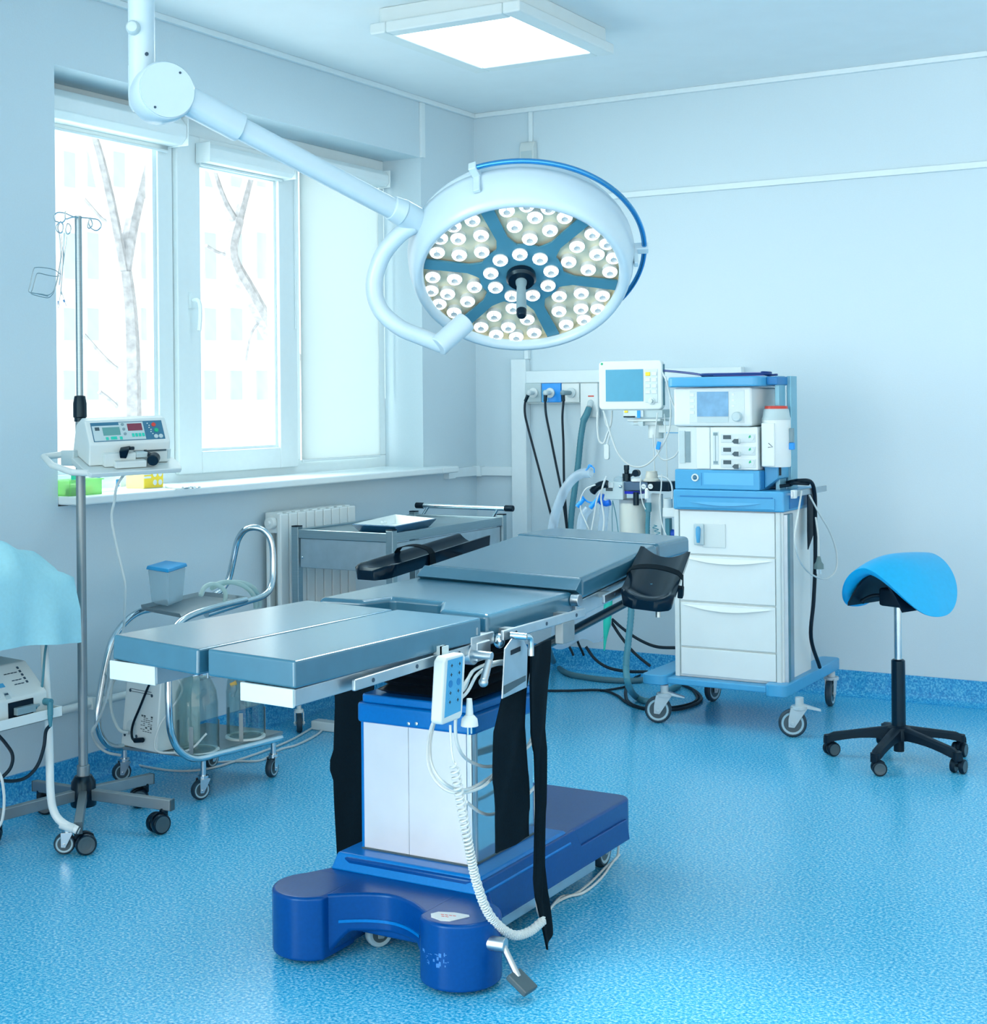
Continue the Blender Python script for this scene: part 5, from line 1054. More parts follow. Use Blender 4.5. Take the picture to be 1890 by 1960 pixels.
for k, off in enumerate((-78, -4, 66, 134, 206)):
    a = A0+R(off); d = V((math.cos(a), math.sin(a), 0)); sd = V((-d.y, d.x, 0))
    Lg = 0.285
    cs = []
    for q in range(8):
        t = q/7; r_ = 0.03+(Lg-0.03)*t; zt = 0.132-0.045*t-(0.012 if q == 7 else 0); zb = 0.085+0.012*math.sin(PI*t)-0.035*t+0.0; hw = 0.024-0.006*t if q < 7 else 0.012
        c_ = V((SX, SY, 0))+d*r_
        cs.append([c_-sd*hw+V((0, 0, zb)), c_-sd*hw*0.9+V((0, 0, zt-0.008)), c_-sd*hw*0.45+V((0, 0, zt)), c_+sd*hw*0.45+V((0, 0, zt)), c_+sd*hw*0.9+V((0, 0, zt-0.008)), c_+sd*hw+V((0, 0, zb))])
    vs_ = [p for r_ in cs for p in r_]; n_ = 6
    fs_ = [(i*n_+j, i*n_+(j+1) % n_, (i+1)*n_+(j+1) % n_, (i+1)*n_+j) for i in range(7) for j in range(n_)]+[tuple(range(n_)), tuple(range(7*n_, 8*n_))]
    b = MB().add(vs_, fs_); e = V((SX, SY, 0))+d*(Lg-0.018); b.cyl(e+V((0, 0, 0.052)), e+V((0, 0, 0.082)), 0.017, n=14)
    obj('base_arm', b, 'blk', stl)
    hd_ = a+R((35, -60, -75, 40, -30)[k])
    cw = V((math.cos(hd_), math.sin(hd_), 0))
    caster(stl, e.x-cw.x*0.014, e.y-cw.y*0.014, 0.027, 0.062, hd_, 'blk', 'blk', 'dgrey', w=0.018, trail=0.014, twin=True, stem_r=0.008)

# ================================================================== IV STAND WITH INFUSION PUMP
IX, IY = -3.66, 3.563
iv = thing('drip_stand', 'grey steel drip stand on five castered legs by the window', 'stand', (IX, IY, 0))
obj('lower_pole', MB().cyl((IX, IY, 0.16), (IX, IY, 1.37), 0.0155, n=22), 'gstl', iv)
obj('upper_pole', MB().cyl((IX, IY, 1.36), (IX, IY, 2.03), 0.0115, n=20), 'steel', iv)
obj('collar', MB().lathe([(0.0, 1.345), (0.019, 1.345), (0.019, 1.357), (0.0225, 1.36), (0.0225, 1.405), (0.018, 1.43), (0.0115, 1.432)], (IX, IY, 0), (0, 0, 1), 22, caps=False), 'blkg', iv)
obj('pole_socket', MB().cyl((IX, IY, 0.14), (IX, IY, 0.20), 0.021, n=22), 'gstl', iv, bevel=0.002)
obj('hub', MB().lathe([(0.0, 0.065), (0.040, 0.065), (0.042, 0.07), (0.040, 0.145), (0.028, 0.165), (0.0, 0.168)], (IX, IY, 0), (0, 0, 1), 26, caps=False), 'blkg', iv)
for k, (a, Lg) in enumerate(((13, 0.33), (-47, 0.36), (-106, 0.33), (172, 0.27), (86, 0.30))):
    d = V((math.cos(R(a)), math.sin(R(a)), 0)); p0_ = V((IX, IY, 0.105))+d*0.03; p1_ = V((IX, IY, 0.09))+d*Lg
    obj('leg', MB().bar(p0_, p1_, 0.026, 0.036), 'gstl', iv, bevel=0.003)
    obj('leg_cap', MB().bar(p1_-d*0.001, p1_+d*0.004, 0.027, 0.037), 'dgrey', iv, bevel=0.002)
    h_ = R(a)+R((60, -80, 150, 40, -40)[k]); w_ = V((math.cos(h_), math.sin(h_), 0)); e = p1_-d*0.03
    caster(iv, e.x-w_.x*0.02, e.y-w_.y*0.02, 0.033, 0.08, h_, 'blkg', 'blkg', 'dgrey', w=0.020, trail=0.02, twin=True, stem_r=0.007)
# hooks
ID = (V((IX, IY, 0))-V((0, 0, 0))).dot(_f)
def vd(pts, dd=0.0): return [at_d(a, c, ID+dd) for a, c in pts]
b = MB()
b.tube(smooth(vd([(150, 416), (165, 417), (172, 418), (188, 421), (194, 432), (186, 441), (176, 438), (170, 428), (172, 418)], 0.0), 6), 0.0022, 6)
b.tube(smooth(vd([(150, 416), (163, 417), (173, 419), (177, 430), (171, 437), (168, 432), (173, 416)], 0.03), 6), 0.0022, 6)
b.tube(smooth(vd([(150, 416), (138, 414), (124, 408), (110, 407), (104, 414), (106, 423), (112, 425)], 0.0), 6), 0.0022, 6)
b.tube(smooth(vd([(150, 416), (138, 416), (126, 419), (125, 408), (126, 404)], -0.03), 6), 0.0022, 6)
b.tube(smooth(vd([(126, 418), (122, 424), (118, 426), (115, 424)], -0.03), 6), 0.0022, 6)
obj('wire_hook', b, 'chrome', iv)
fc = thing('forceps', 'long steel forceps hanging from a wire hook of the drip stand', 'forceps', tuple(at_d(122, 500, ID)))
b = MB().tube(vd([(116, 449), (120, 490), (117, 540), (115, 560), (112, 588)], -0.006), 0.0022, 6).tube(vd([(127, 452), (119, 520), (116, 556), (126, 586)], 0.004), 0.0026, 6)
b.tube(smooth(vd([(113, 426), (108, 433), (109, 442), (115, 446), (120, 442), (121, 432), (117, 425)], -0.006), 5), 0.002, 6, closed=True); b.tube(smooth(vd([(129, 428), (126, 440), (129, 448), (134, 445), (136, 436), (133, 429)], 0.004), 5), 0.002, 6, closed=True)
obj('blades', b, 'chrome', fc)
obj('tip', MB().tube(vd([(112, 576), (111.4, 589)], -0.006), [0.0032, 0.0012], 6).tube(vd([(122, 574), (126, 586)], 0.004), [0.0035, 0.0012], 6), 'azured', fc)
fc2 = thing('sponge_holder', 'second forceps with white-ringed handles on the same wire hook', 'forceps', tuple(at_d(118, 470, ID+0.02)))
b = MB().tube(vd([(113, 446), (118, 500), (113, 545)], 0.02), 0.0024, 6).tube(vd([(123, 446), (119, 510), (113, 546)], 0.026), 0.0024, 6)
b.tube(smooth(vd([(116, 424), (111, 434), (113, 444), (118, 446), (121, 436), (120, 426)], 0.02), 5), 0.0022, 6, closed=True)
obj('blades', b, 'alu', fc2)
wb = thing('wire_basket', 'square wire holder hanging beside the drip stand against the wall', 'wire holder', tuple(at_d(85, 540, ID)))
b = MB().tube(smooth(vd([(117, 526), (105, 517), (88, 513), (70, 512), (64, 517), (58, 545), (55, 557), (62, 561), (80, 563), (92, 565), (102, 558), (108, 540), (114, 510), (118, 480)], 0.0), 6), 0.0016, 6)
b.tube(smooth(vd([(114, 528), (105, 529), (88, 526), (74, 523), (69, 528), (63, 552), (60, 562), (75, 567), (92, 570), (100, 564), (104, 557), (110, 535), (116, 500)], 0.05), 6), 0.0016, 6)
b.tube(vd([(60, 560), (92, 567)], 0.02), 0.0014, 6)
obj('wire', b, 'steel', wb)
# pump: local axes
pm = thing('infusion_pump', 'off white syringe infusion pump with display panel clamped to the drip stand', 'pump', (IX, IY, 1.25))
ux = (_r*math.sin(R(56))+_f*math.cos(R(56))); ub = (-_r*math.cos(R(56))+_f*math.sin(R(56)))
pit = R(15); ud = (ub*math.cos(pit)+_u*math.sin(pit)); uz = (_u*math.cos(pit)-ub*math.sin(pit))
rl = R(1.5); ux, uz = ux*math.cos(rl)+uz*math.sin(rl), uz*math.cos(rl)-ux*math.sin(rl)
PO = at_d(170, 893, ID-0.14)                       # front lower left corner of the body
def pp_(x, y, z): return PO+ux*x+ud*y+uz*z
W_, D_, H1, H2 = 0.275, 0.165, 0.072, 0.135
def pprism(prof, x0, x1): return MB().prism(prof, lambda y, z: pp_(x0, y, z), lambda y, z: pp_(x1, y, z))
prof = [(0, 0), (0.004, H1), (0.065, H2), (0.10, H2), (0.15, 0.10), (D_, 0.0)]
case = obj('case', pprism(prof, 0, W_), 'offw', pm, bevel=0.006, seg=3)
b = MB().add([pp_(x, y, z) for x, y, z in ((-0.012, -0.055, -0.022), (W_+0.02, -0.055, -0.022), (W_+0.03, 0.0, -0.022), (W_+0.02, D_, -0.022), (-0.02, D_+0.02, -0.022), (-0.025, 0, -0.022))]+[pp_(x, y, z) for x, y, z in ((-0.012, -0.062, -0.004), (W_+0.02, -0.062, -0.004), (W_+0.034, 0.0, -0.0), (W_+0.02, D_, -0.0), (-0.02, D_+0.02, 0.0), (-0.025, 0, -0.0))],
    [(5, 4, 3, 2, 1, 0), (6, 7, 8, 9, 10, 11)]+[(i, (i+1) % 6, 6+(i+1) % 6, 6+i) for i in range(6)])
obj('base', b, 'offw', pm, bevel=0.004)
obj('carry_handle', MB().tube([pp_(-0.01, -0.03, -0.012), pp_(-0.06, -0.02, -0.010), pp_(-0.10, 0.06, -0.008), pp_(-0.10, 0.15, -0.006), pp_(-0.02, 0.17, -0.006)], 0.011, 10), 'offw', pm)
def slope(u, v, e=0.0):   # v: 0 at the lower edge of the sloping face, 1 at the top
    y0, z0, y1, z1 = 0.004, H1, 0.065, H2; n_ = V((0, -(z1-z0), (y1-y0))).normalized()
    return pp_(u*W_, y0+(y1-y0)*v+n_.y*e, z0+(z1-z0)*v+n_.z*e)
def sq4(u0, u1, v0, v1, e0, e1): return MB().hexa([slope(u0, v0, e1), slope(u1, v0, e1), slope(u1, v1, e1), slope(u0, v1, e1)], [slope(u0, v0, e0), slope(u1, v0, e0), slope(u1, v1, e0), slope(u0, v1, e0)])
fp = obj('front_panel', sq4(0.06, 0.94, 0.10, 0.90, -0.001, 0.001), 'dkblue', case)
obj('panel_field', sq4(0.07, 0.70, 0.13, 0.76, 0.0, 0.0016), 'shade', fp)
obj('panel_field', sq4(0.40, 0.70, 0.76, 0.87, 0.0, 0.0016), 'shade', fp)
obj('display', sq4(0.19, 0.40, 0.34, 0.68, 0.0, 0.0024), 'lcd', fp)
obj('display', sq4(0.50, 0.68, 0.50, 0.80, 0.0, 0.0024), 'maroon', fp)
obj('print', sq4(0.10, 0.155, 0.56, 0.70, 0.0, 0.0019), 'dgrey', fp)
for u, v in ((0.21, .2), (0.38, .2)): obj('key', sq4(u, u+0.032, v-0.05, v+0.07, 0.0, 0.003), 'teal', fp)
obj('key', sq4(0.27, 0.345, .16, .28, 0.0, 0.003), 'teal', fp)
for i in range(4): obj('key', sq4(0.535+0.042*i, 0.535+0.042*i+0.03, 0.24, 0.38, 0.0, 0.003), 'teal', fp)
for i in range(3): obj('round_key', MB().lathe([(0.0055, 0), (0.005, 0.0024), (0, 0.0024)], slope(0.445+0.005*i, 0.78-0.2*i, 0.001), (slope(0, 0, 1)-slope(0, 0, 0)), 14, caps=False), 'grey', fp)
for u, v, m_ in ((0.83, .72, 'red'), (0.85, .48, 'green'), (0.83, .22, 'shade'), (0.89, .22, 'shade')): obj('round_key', MB().lathe([(0.0075, 0), (0.007, 0.0028), (0, 0.0028)], slope(u, v, 0.001), (slope(0, 0, 1)-slope(0, 0, 0)), 16, caps=False), m_, fp)
b = MB()
for i in range(6): b.add([slope(0.755+0.012*(i % 2)+0.006*i, 0.78-0.09*i, 0.0018)+ux*a_+uz*c_ for a_, c_ in ((-.002, -.002), (.002, -.002), (.002, .002), (-.002, .002))], [(0, 1, 2, 3)])
obj('print', b, 'white', fp)
def pbox(x0, x1, y0, y1, z0, z1): return MB().hexa([pp_(x0, y0, z1), pp_(x1, y0, z1), pp_(x1, y1, z1), pp_(x0, y1, z1)], [pp_(x0, y0, z0), pp_(x1, y0, z0), pp_(x1, y1, z0), pp_(x0, y1, z0)])
cr_ = obj('syringe_cradle', pbox(0.075, 0.18, -0.042, 0.004, 0.0, 0.022), 'offw', case, bevel=0.003)
obj('cradle_wall', pbox(0.045, 0.15, -0.02, 0.004, 0.0, 0.044), 'offw', case, bevel=0.003)
obj('carriage', pbox(0.15, 0.19, -0.02, 0.004, 0.026, 0.044), 'shade', case, bevel=0.003)
obj('slot', pbox(0.145, 0.26, -0.0015, 0.004, 0.040, 0.045), 'dgrey', case)
obj('side_seam', pbox(0.265, 0.276, -0.0005, 0.004, 0.012, 0.044), 'shade', case)
b = MB().hexa([pp_(0.085, -0.035, 0.058), pp_(0.12, -0.035, 0.062), pp_(0.135, -0.005, 0.066), pp_(0.10, -0.005, 0.062)], [pp_(0.09, -0.035, 0.032), pp_(0.112, -0.035, 0.03), pp_(0.12, -0.005, 0.045), pp_(0.10, -0.005, 0.045)])
obj('syringe_clamp', b, 'blkg', case, bevel=0.003)
obj('clamp_arm', MB().bar(pp_(0.125, -0.018, 0.06), pp_(0.142, -0.012, 0.058), 0.014, 0.012), 'blkg', case, bevel=0.003)
obj('plunger_knob', MB().cyl(pp_(0.195, -0.05, 0.024), pp_(0.213, -0.022, 0.026), 0.019, n=22), 'blkg', case, bevel=0.003)
obj('plunger_arm', MB().bar(pp_(0.20, -0.03, 0.03), pp_(0.185, 0.0, 0.042), 0.012, 0.012), 'blkg', case)
obj('pole_clamp', MB().box(IX-0.03, IX+0.03, IY-0.06, IY+0.02, 1.20, 1.25), 'shade', pm, bevel=0.004)
cord('mains_lead', [pp_(0.14, 0.02, -0.022), at_d(224, 930, ID-0.05), at_d(219, 960, ID-0.02), at_d(214, 990, ID), at_d(222, 1040, ID+0.02), at_d(236, 1100, ID+0.04), at_d(240, 1125, ID+0.05), at_d(238, 1180, ID+0.1), at_d(236, 1205, ID+0.15), at_d(222, 1265, ID+0.2), at_d(200, 1350, ID+0.25), at_d(178, 1400, ID+0.3)], 0.0045, 'cable', pm)

# ================================================================== SUCTION CART
sc = thing('suction_cart', 'tubular steel suction cart with two glass jars and a white pump, left of the table', 'cart', (-3.7, 4.2, 0))
ra, rb = -3.50, -3.86     # near and far tube frames (X)
tr = 0.0125
def side_frame(x, yo):
    # one bent tube: foot rail, rounded lower corner, upright, rounded upper corner, rising tray rail
    return smooth([(x, 4.45+yo, 0.165), (x, 4.30+yo, 0.165), (x, 4.10+yo, 0.165), (x, 3.99+yo, 0.168), (x, 3.92+yo, 0.19), (x, 3.885+yo, 0.25), (x, 3.88+yo, 0.34), (x, 3.885+yo, 0.44), (x, 3.895+yo, 0.52), (x, 3.93+yo, 0.585), (x, 4.01+yo, 0.63), (x, 4.12+yo, 0.645), (x, 4.30+yo, 0.655)], 6)
near = side_frame(-3.505, 0.0)
near = smooth([on_x(538, 1412, -3.46), on_x(480, 1427, -3.47), on_x(420, 1442, -3.48), on_x(375, 1452, -3.49), on_x(343, 1436, -3.495), on_x(327, 1400, -3.50), on_x(323, 1350, -3.50), on_x(322, 1290, -3.51), on_x(323, 1240, -3.52), on_x(334, 1205, -3.53), on_x(356, 1183, -3.54), on_x(400, 1166, -3.56), on_x(470, 1148, -3.60)], 6)
far = smooth([on_x(330, 1412, -3.80), on_x(250, 1428, -3.84), on_x(212, 1428, -3.86), on_x(192, 1405, -3.87), on_x(187, 1370, -3.87), on_x(195, 1310, -3.87), on_x(210, 1240, -3.87), on_x(228, 1205, -3.87), on_x(258, 1176, -3.87), on_x(300, 1164, -3.87), on_x(400, 1150, -3.84)], 6)
hoop = smooth([on_x(395, 1176, -3.60), on_x(470, 1152, -3.62), on_x(505, 1140, -3.63), on_x(520, 1120, -3.64), on_x(523, 1080, -3.65), on_x(520, 1040, -3.66), on_x(508, 1018, -3.68), on_x(490, 1010, -3.71), on_x(470, 1014, -3.75), on_x(455, 1035, -3.79), on_x(446, 1075, -3.81), on_x(436, 1112, -3.83), on_x(415, 1136, -3.84), on_x(380, 1150, -3.84)], 6)
obj('frame', MB().tube(near, tr, 12), 'chrome', sc); obj('frame', MB().tube(far, tr, 12), 'chrome', sc); obj('push_handle', MB().tube(hoop, tr, 12), 'chrome', sc)
zs = 0.155
obj('lower_shelf', MB().hexa([(-3.84, 3.93, zs+0.01), (-3.50, 3.95, zs+0.01), (-3.48, 4.40, zs+0.01), (-3.84, 4.38, zs+0.01)], [(-3.84, 3.93, zs), (-3.50, 3.95, zs), (-3.48, 4.40, zs), (-3.84, 4.38, zs)]), 'gstl', sc)
zt_ = 0.655
T4 = [on_z(270, 1166, zt_-0.008), on_z(352, 1182, zt_-0.012), on_z(474, 1150, zt_), on_z(385, 1140, zt_+0.005)]
b = MB(); up_ = V((0, 0, 1))
tray = MB().hexa(T4, [p-V((0, 0, 0.003)) for p in T4])
for i in range(4):
    a_, c_ = T4[i], T4[(i+1) % 4]; cen = sum(T4, V())/4
    for (s0_, s1_) in ((0.04, 0.42), (0.55, 0.96)) if i in (1, 3) else ((0.05, 0.95),):
        p_, q_ = a_.lerp(c_, s0_), a_.lerp(c_, s1_); o_ = ((p_+q_)/2-cen).normalized()*0.010+V((0, 0, 0.014)); tray.add([p_, q_, q_+o_, p_+o_, p_+V((0, 0, -.002)), q_+V((0, 0, -.002)), q_+o_+V((0, 0, -.003)), p_+o_+V((0, 0, -.003))], [(0, 1, 2, 3), (7, 6, 5, 4), (2, 1, 5, 6), (0, 3, 7, 4), (3, 2, 6, 7)])
obj('tray', tray, 'gstl', sc)
for (px_, py_, h_) in ((384, 1530, R(70)), (521, 1487, R(100)), (233, 1495, R(60))):
    q = on_z(px_, py_, 0); caster(sc, q.x, q.y, 0.035, 0.16, h_, 'chrome', 'tyre', 'tyreg', w=0.024, trail=0.012, stem_r=0.010, brake=(px_ == 521))
caster(sc, -3.80, 4.36, 0.035, 0.16, R(90), 'chrome', 'tyre', 'tyreg', w=0.024, trail=0.012)
# white pump on the lower shelf
su = thing('suction_pump', 'white boxy suction pump with a black lead standing on the lower cart shelf', 'pump', (-3.7, 4.0, zs+0.01))
f0, f1 = on_x(231, 1427, -3.80), on_x(299, 1441, -3.66)
zp0, zp1 = 0.166, 0.50
A_, B_ = V((on_z(231, 1426, zp0).x, on_z(231, 1426, zp0).y, 0)), V((on_z(299, 1442, zp0).x, on_z(299, 1442, zp0).y, 0))
dirp = (B_-A_).normalized(); dep = V((-dirp.y, dirp.x, 0))
if dep.y < 0: dep = -dep
def sb(u, d_, z): return A_+dirp*((B_-A_).length*u)+dep*d_+V((0, 0, z))
obj('case', MB().hexa([sb(0.06, 0.03, zp1), sb(1.0, 0.03, zp1), sb(1.0, 0.20, zp1), sb(0.06, 0.20, zp1)], [sb(0, 0, zp0), sb(1, 0, zp0), sb(1, 0.20, zp0), sb(0, 0.20, zp0)]), 'white', su, bevel=0.006, seg=3)
def sf_(u, v, e): return sb(0.06*v+0.94*u+0.0, 0.03*v-e, zp0+(zp1-zp0)*v)
b = MB()
for k in range(2): b.bar(sf_(0.15, 0.62-0.025*k, 0.001), sf_(0.78, 0.62-0.025*k, 0.001), 0.0015, 0.0015)
for u, v in ((0.15, .60), (0.80, .585), (0.1, .12), (0.45, .13)): b.lathe([(0.006, 0), (0.006, 0.0015), (0, 0.0015)], sf_(u, v, 0.0), -dep, 12, caps=False)
obj('print', b, 'ink', su)
b = MB(); rnd = random.Random(5)
for k in range(9):
    for j in range(5):
        if rnd.random() < 0.75: 
            u = 0.55+0.07*j; v = 0.36-0.02*k; b.bar(sf_(u, v, 0.0008), sf_(u+0.05, v, 0.0008), 0.001, 0.0022 if k not in (0, 6) else 0.006)
obj('label_print', b, 'dgrey', su)
obj('round_cover', MB().lathe([(0.032, 0), (0.032, 0.002), (0, 0.002)], sf_(0.3, 0.2, 0.0), -dep, 28, caps=False), 'panelc', su)
cord('power_lead', [sf_(1.0, 0.92, 0.01)+dirp*0.01, sf_(0.86, 0.75, 0.02), sf_(0.60, 0.45, 0.02), sf_(0.42, 0.26, 0.016), sf_(0.42, 0.14, 0.016), sf_(0.55, 0.10, 0.02), sf_(0.72, 0.12, 0.016)], 0.0045, 'blk', su)
obj('lead_plug', MB().cyl(sf_(0.55, 0.105, 0.02), sf_(0.76, 0.125, 0.018), 0.009, n=12), 'blk', su)
cord('white_tube', [sf_(0.02, .72, -.02), sf_(-0.25, .72, .0), sf_(-0.42, .60, .0), sf_(-0.30, .35, .01), sf_(0.05, .18, .02), sf_(0.3, .16, .012)], 0.0055, 'cable', su)
cord('white_tube', [sb(1.0, 0.08, 0.44), sb(1.28, 0.07, 0.38), sb(1.12, 0.0, 0.27), sb(1.10, -0.02, 0.19), sb(1.30, 0.01, 0.175), sb(1.62, 0.05, 0.19), sb(1.75, 0.10, 0.24)], 0.004, 'cable', su)
# jars
def jar(label, px_, pyb, zl, r_, h_, x_, strap_=True):
    q = on_z(px_, pyb, zs+0.02); t = thing('glass_jar', label, 'jar', (q.x, q.y, zs+0.012), 'glass suction jars on the cart')
    z0_ = zs+0.014
    pr = [(0.0, 0.004), (r_*0.86, 0.0), (r_, 0.012), (r_, h_*0.58), (r_*0.93, h_*0.72), (r_*0.74, h_*0.84), (r_*0.58, h_*0.90), (r_*0.56, h_), (r_*0.53, h_), (r_*0.55, h_*0.89), (r_*0.70, h_*0.83), (r_*0.90, h_*0.71), (r_*0.965, h_*0.57), (r_*0.965, 0.016), (0, 0.010)]
    obj('glass', MB().lathe(pr, (q.x, q.y, z0_), (0, 0, 1), 36, caps=False), 'jar', t)
    obj('lid', MB().lathe([(r_*0.66, 0), (r_*0.66, 0.024), (0.0, 0.026)], (q.x, q.y, z0_+h_-0.012), (0, 0, 1), 30, caps=False), 'blkg', t)
    obj('lid_band', MB().lathe([(r_*0.68, 0.0), (r_*0.68, 0.006)], (q.x, q.y, z0_+h_-0.018), (0, 0, 1), 30, caps=False).cyl((q.x+r_*0.7, q.y, z0_+h_-0.03), (q.x+r_*0.7, q.y, z0_+h_+0.01), 0.004, n=8).cyl((q.x-r_*0.7, q.y-0.01, z0_+h_-0.03), (q.x-r_*0.7, q.y-0.01, z0_+h_+0.01), 0.004, n=8), 'chrome', t)
    return q, z0_
rj = 0.076
qa, za = jar('nearer glass suction jar with a black lid, closest to the camera on the cart', 377, 1432, 0, rj, 0.29, 0)
qb, zb_ = jar('farther glass suction jar behind the first one on the cart', 470, 1405, 0, 0.07, 0.29, 0)
def holder(q, r_):
    obj('jar_ring', MB().lathe([(r_+0.004, 0), (r_+0.004, 0.007), (r_-0.01, 0.007), (r_-0.01, 0)], (q.x, q.y, zs+0.009), (0, 0, 1), 36, caps=False), 'white', sc)
    for a in (-62, 60, 185):
        d = V((math.cos(R(a)), math.sin(R(a)), 0)); p_ = V((q.x, q.y, zs+0.008))+d*(r_+0.006)
        obj('jar_strap', MB().bar(p_, p_+V((0, 0, 0.105)), 0.015, 0.002, d), 'gstl', sc)
holder(qa, rj); holder(qb, 0.07)
q = on_x(446, 1318, -3.55); lbq = thing('suction_valve', 'small clear valve with an orange label hanging at the jar', 'valve', tuple(q))
obj('body', MB().ball(q, 0.016, sc=(1, 1, 1.2)).cyl(q-V((0, 0, .03)), q+V((0.004, 0.01, 0.03)), 0.008, n=12), 'plast', lbq); obj('label', MB().obox(q+V((0.006, -0.004, 0.018)), V((.6, .6, .35)).normalized(), V((0, -.5, .85)).normalized(), V((.8, -.5, -.3)).normalized(), 0.012, 0.008, 0.002), 'orange', lbq)
# hoses over the tray
for lab, pts in (('milky suction tube arching over the right end of the cart tray', [(425, 1172), (432, 1140), (425, 1125), (408, 1118), (392, 1124), (384, 1140)]), ('second milky suction tube arching behind towards the push handle', [(490, 1164), (486, 1142), (472, 1125), (452, 1116), (430, 1114), (408, 1120)]), ('third milky suction tube, the outermost arch at the tray', [(498, 1162), (496, 1142), (484, 1124), (466, 1116), (446, 1114), (425, 1118), (405, 1126)])):
    k = {'m': -3.62, 's': -3.66, 't': -3.69}[lab[0]]
    tag(obj('suction_tube', MB().tube(smooth([on_x(a, c, k) for a, c in pts], 7), 0.0085, 10), 'tubing'), lab, 'tube')
# plastic box with a blue lid on the tray
zt2 = zt_+0.002
C4 = [on_z(290, 1155, zt2), on_z(322, 1161, zt2), on_z(350, 1150, zt2), on_z(318, 1145, zt2)]
bx_ = thing('storage_box', 'frosted square plastic box with a bright blue lid on the cart tray', 'box', tuple(sum(C4, V())/4))
cen = sum(C4, V())/4; T4b = [cen+(p-cen)*1.22+V((0, 0, 0.128)) for p in C4]
obj('body', MB().hexa(T4b, C4), 'plast', bx_, bevel=0.006, seg=3)
L4 = [cen+(p-cen)*1.34+V((0, 0, 0.128)) for p in C4]
obj('lid', MB().hexa([p+V((0, 0, 0.014)) for p in [cen+(p-cen)*1.26+V((0, 0, 0.128)) for p in C4]], L4), 'lid', bx_, bevel=0.004, seg=3)
# leads on the floor by the cart
for lab, pts in (('long pale lead on the floor running from the cart to the power strip', [(240, 1460), (330, 1475), (400, 1471), (470, 1450), (520, 1432), (560, 1415), (600, 1392), (625, 1378)]), ('second pale lead on the floor below the cart shelf', [(400, 1460), (450, 1457), (500, 1455), (535, 1435), (570, 1425), (610, 1404), (625, 1385)])):
    tag(obj('floor_lead', MB().tube(smooth(fz(pts, 0.006), 7), 0.0045, 7), 'cable'), lab, 'cable')
q = on_z(622, 1398, 0.0); tag(obj('power_strip', MB().box(q.x-0.06, q.x+0.07, q.y-0.02, q.y+0.035, 0.0, 0.04), 'white', bevel=0.006), 'white power strip on the floor beside the black strap', 'power strip')
b = MB().tube(smooth([on_x(195, 1235, -3.70), on_x(214, 1275, -3.86), on_x(205, 1330, -3.95), on_x(196, 1370, -4.0), on_x(180, 1400, -4.02), on_x(172, 1415, -4.03)], 6), 0.006, 8)
tag(obj('drain_tube', MB().tube(smooth([on_x(212, 1270, -3.80), on_x(205, 1325, -3.9), on_x(190, 1378, -3.98), on_x(176, 1400, -4.0), on_x(186, 1425, -4.0), on_x(205, 1440, -3.96), on_x(232, 1446, -3.92)], 6), 0.005, 8), 'cable'), 'pale tube curling against the wall behind the drip stand', 'tube')

# ================================================================== RADIATOR AND PIPE
rd = thing('radiator', 'white sectional radiator below the window, behind the steel trolley', 'radiator', (-4.0, 5.27, 0.5))
for i in range(9):
    y_ = 5.035+0.062*i
    b = MB().box(-3.985, -3.962, y_-0.0285, y_+0.0285, 0.36, 0.925).box(-4.055, -3.985, y_-0.020, y_+0.020, 0.84, 0.93).box(-4.055, -3.985, y_-0.020, y_+0.020, 0.35, 0.42).box(-4.05, -4.03, y_-0.022, y_+0.022, 0.40, 0.86).box(-3.985, -3.97, y_-0.006, y_+0.006, 0.40, 0.86)
    obj('section', b, 'white', rd, bevel=0.006, seg=2)
obj('end_plug', MB().cyl((-4.01, 5.015, 0.885), (-4.01, 4.985, 0.885), 0.026, n=22).cyl((-4.01, 4.99, 0.885), (-4.01, 4.972, 0.885), 0.014, n=6), 'white', rd, bevel=0.003)
obj('pipe_tail', MB().tube([(-4.01, 5.0, 0.385), (-4.01, 4.9, 0.385), (-4.03, 4.88, 0.25)], 0.012, 10), 'white', rd)
hpz = on_x(60, 1375, -4.045).z
struct('trim_9', MB().tube([(-4.045, 1.0, hpz), (-4.045, 4.95, hpz)], 0.0155, 14).tube([(-4.045, 4.88, hpz), (-4.045, 4.88, 0.12)], 0.0155, 12), 'white')['label'] = 'white heating pipe along the foot of the window wall'
wr = thing('wall_bracket', 'small white pipe bracket on the wall behind the drip stand', 'bracket', tuple(on_x(170, 1402, -4.05)))
q = on_x(172, 1402, -4.05); obj('clip', MB().box(LX, -4.025, q.y-0.01, q.y+0.012, hpz-0.02, hpz+0.025), 'white', wr, bevel=0.003)

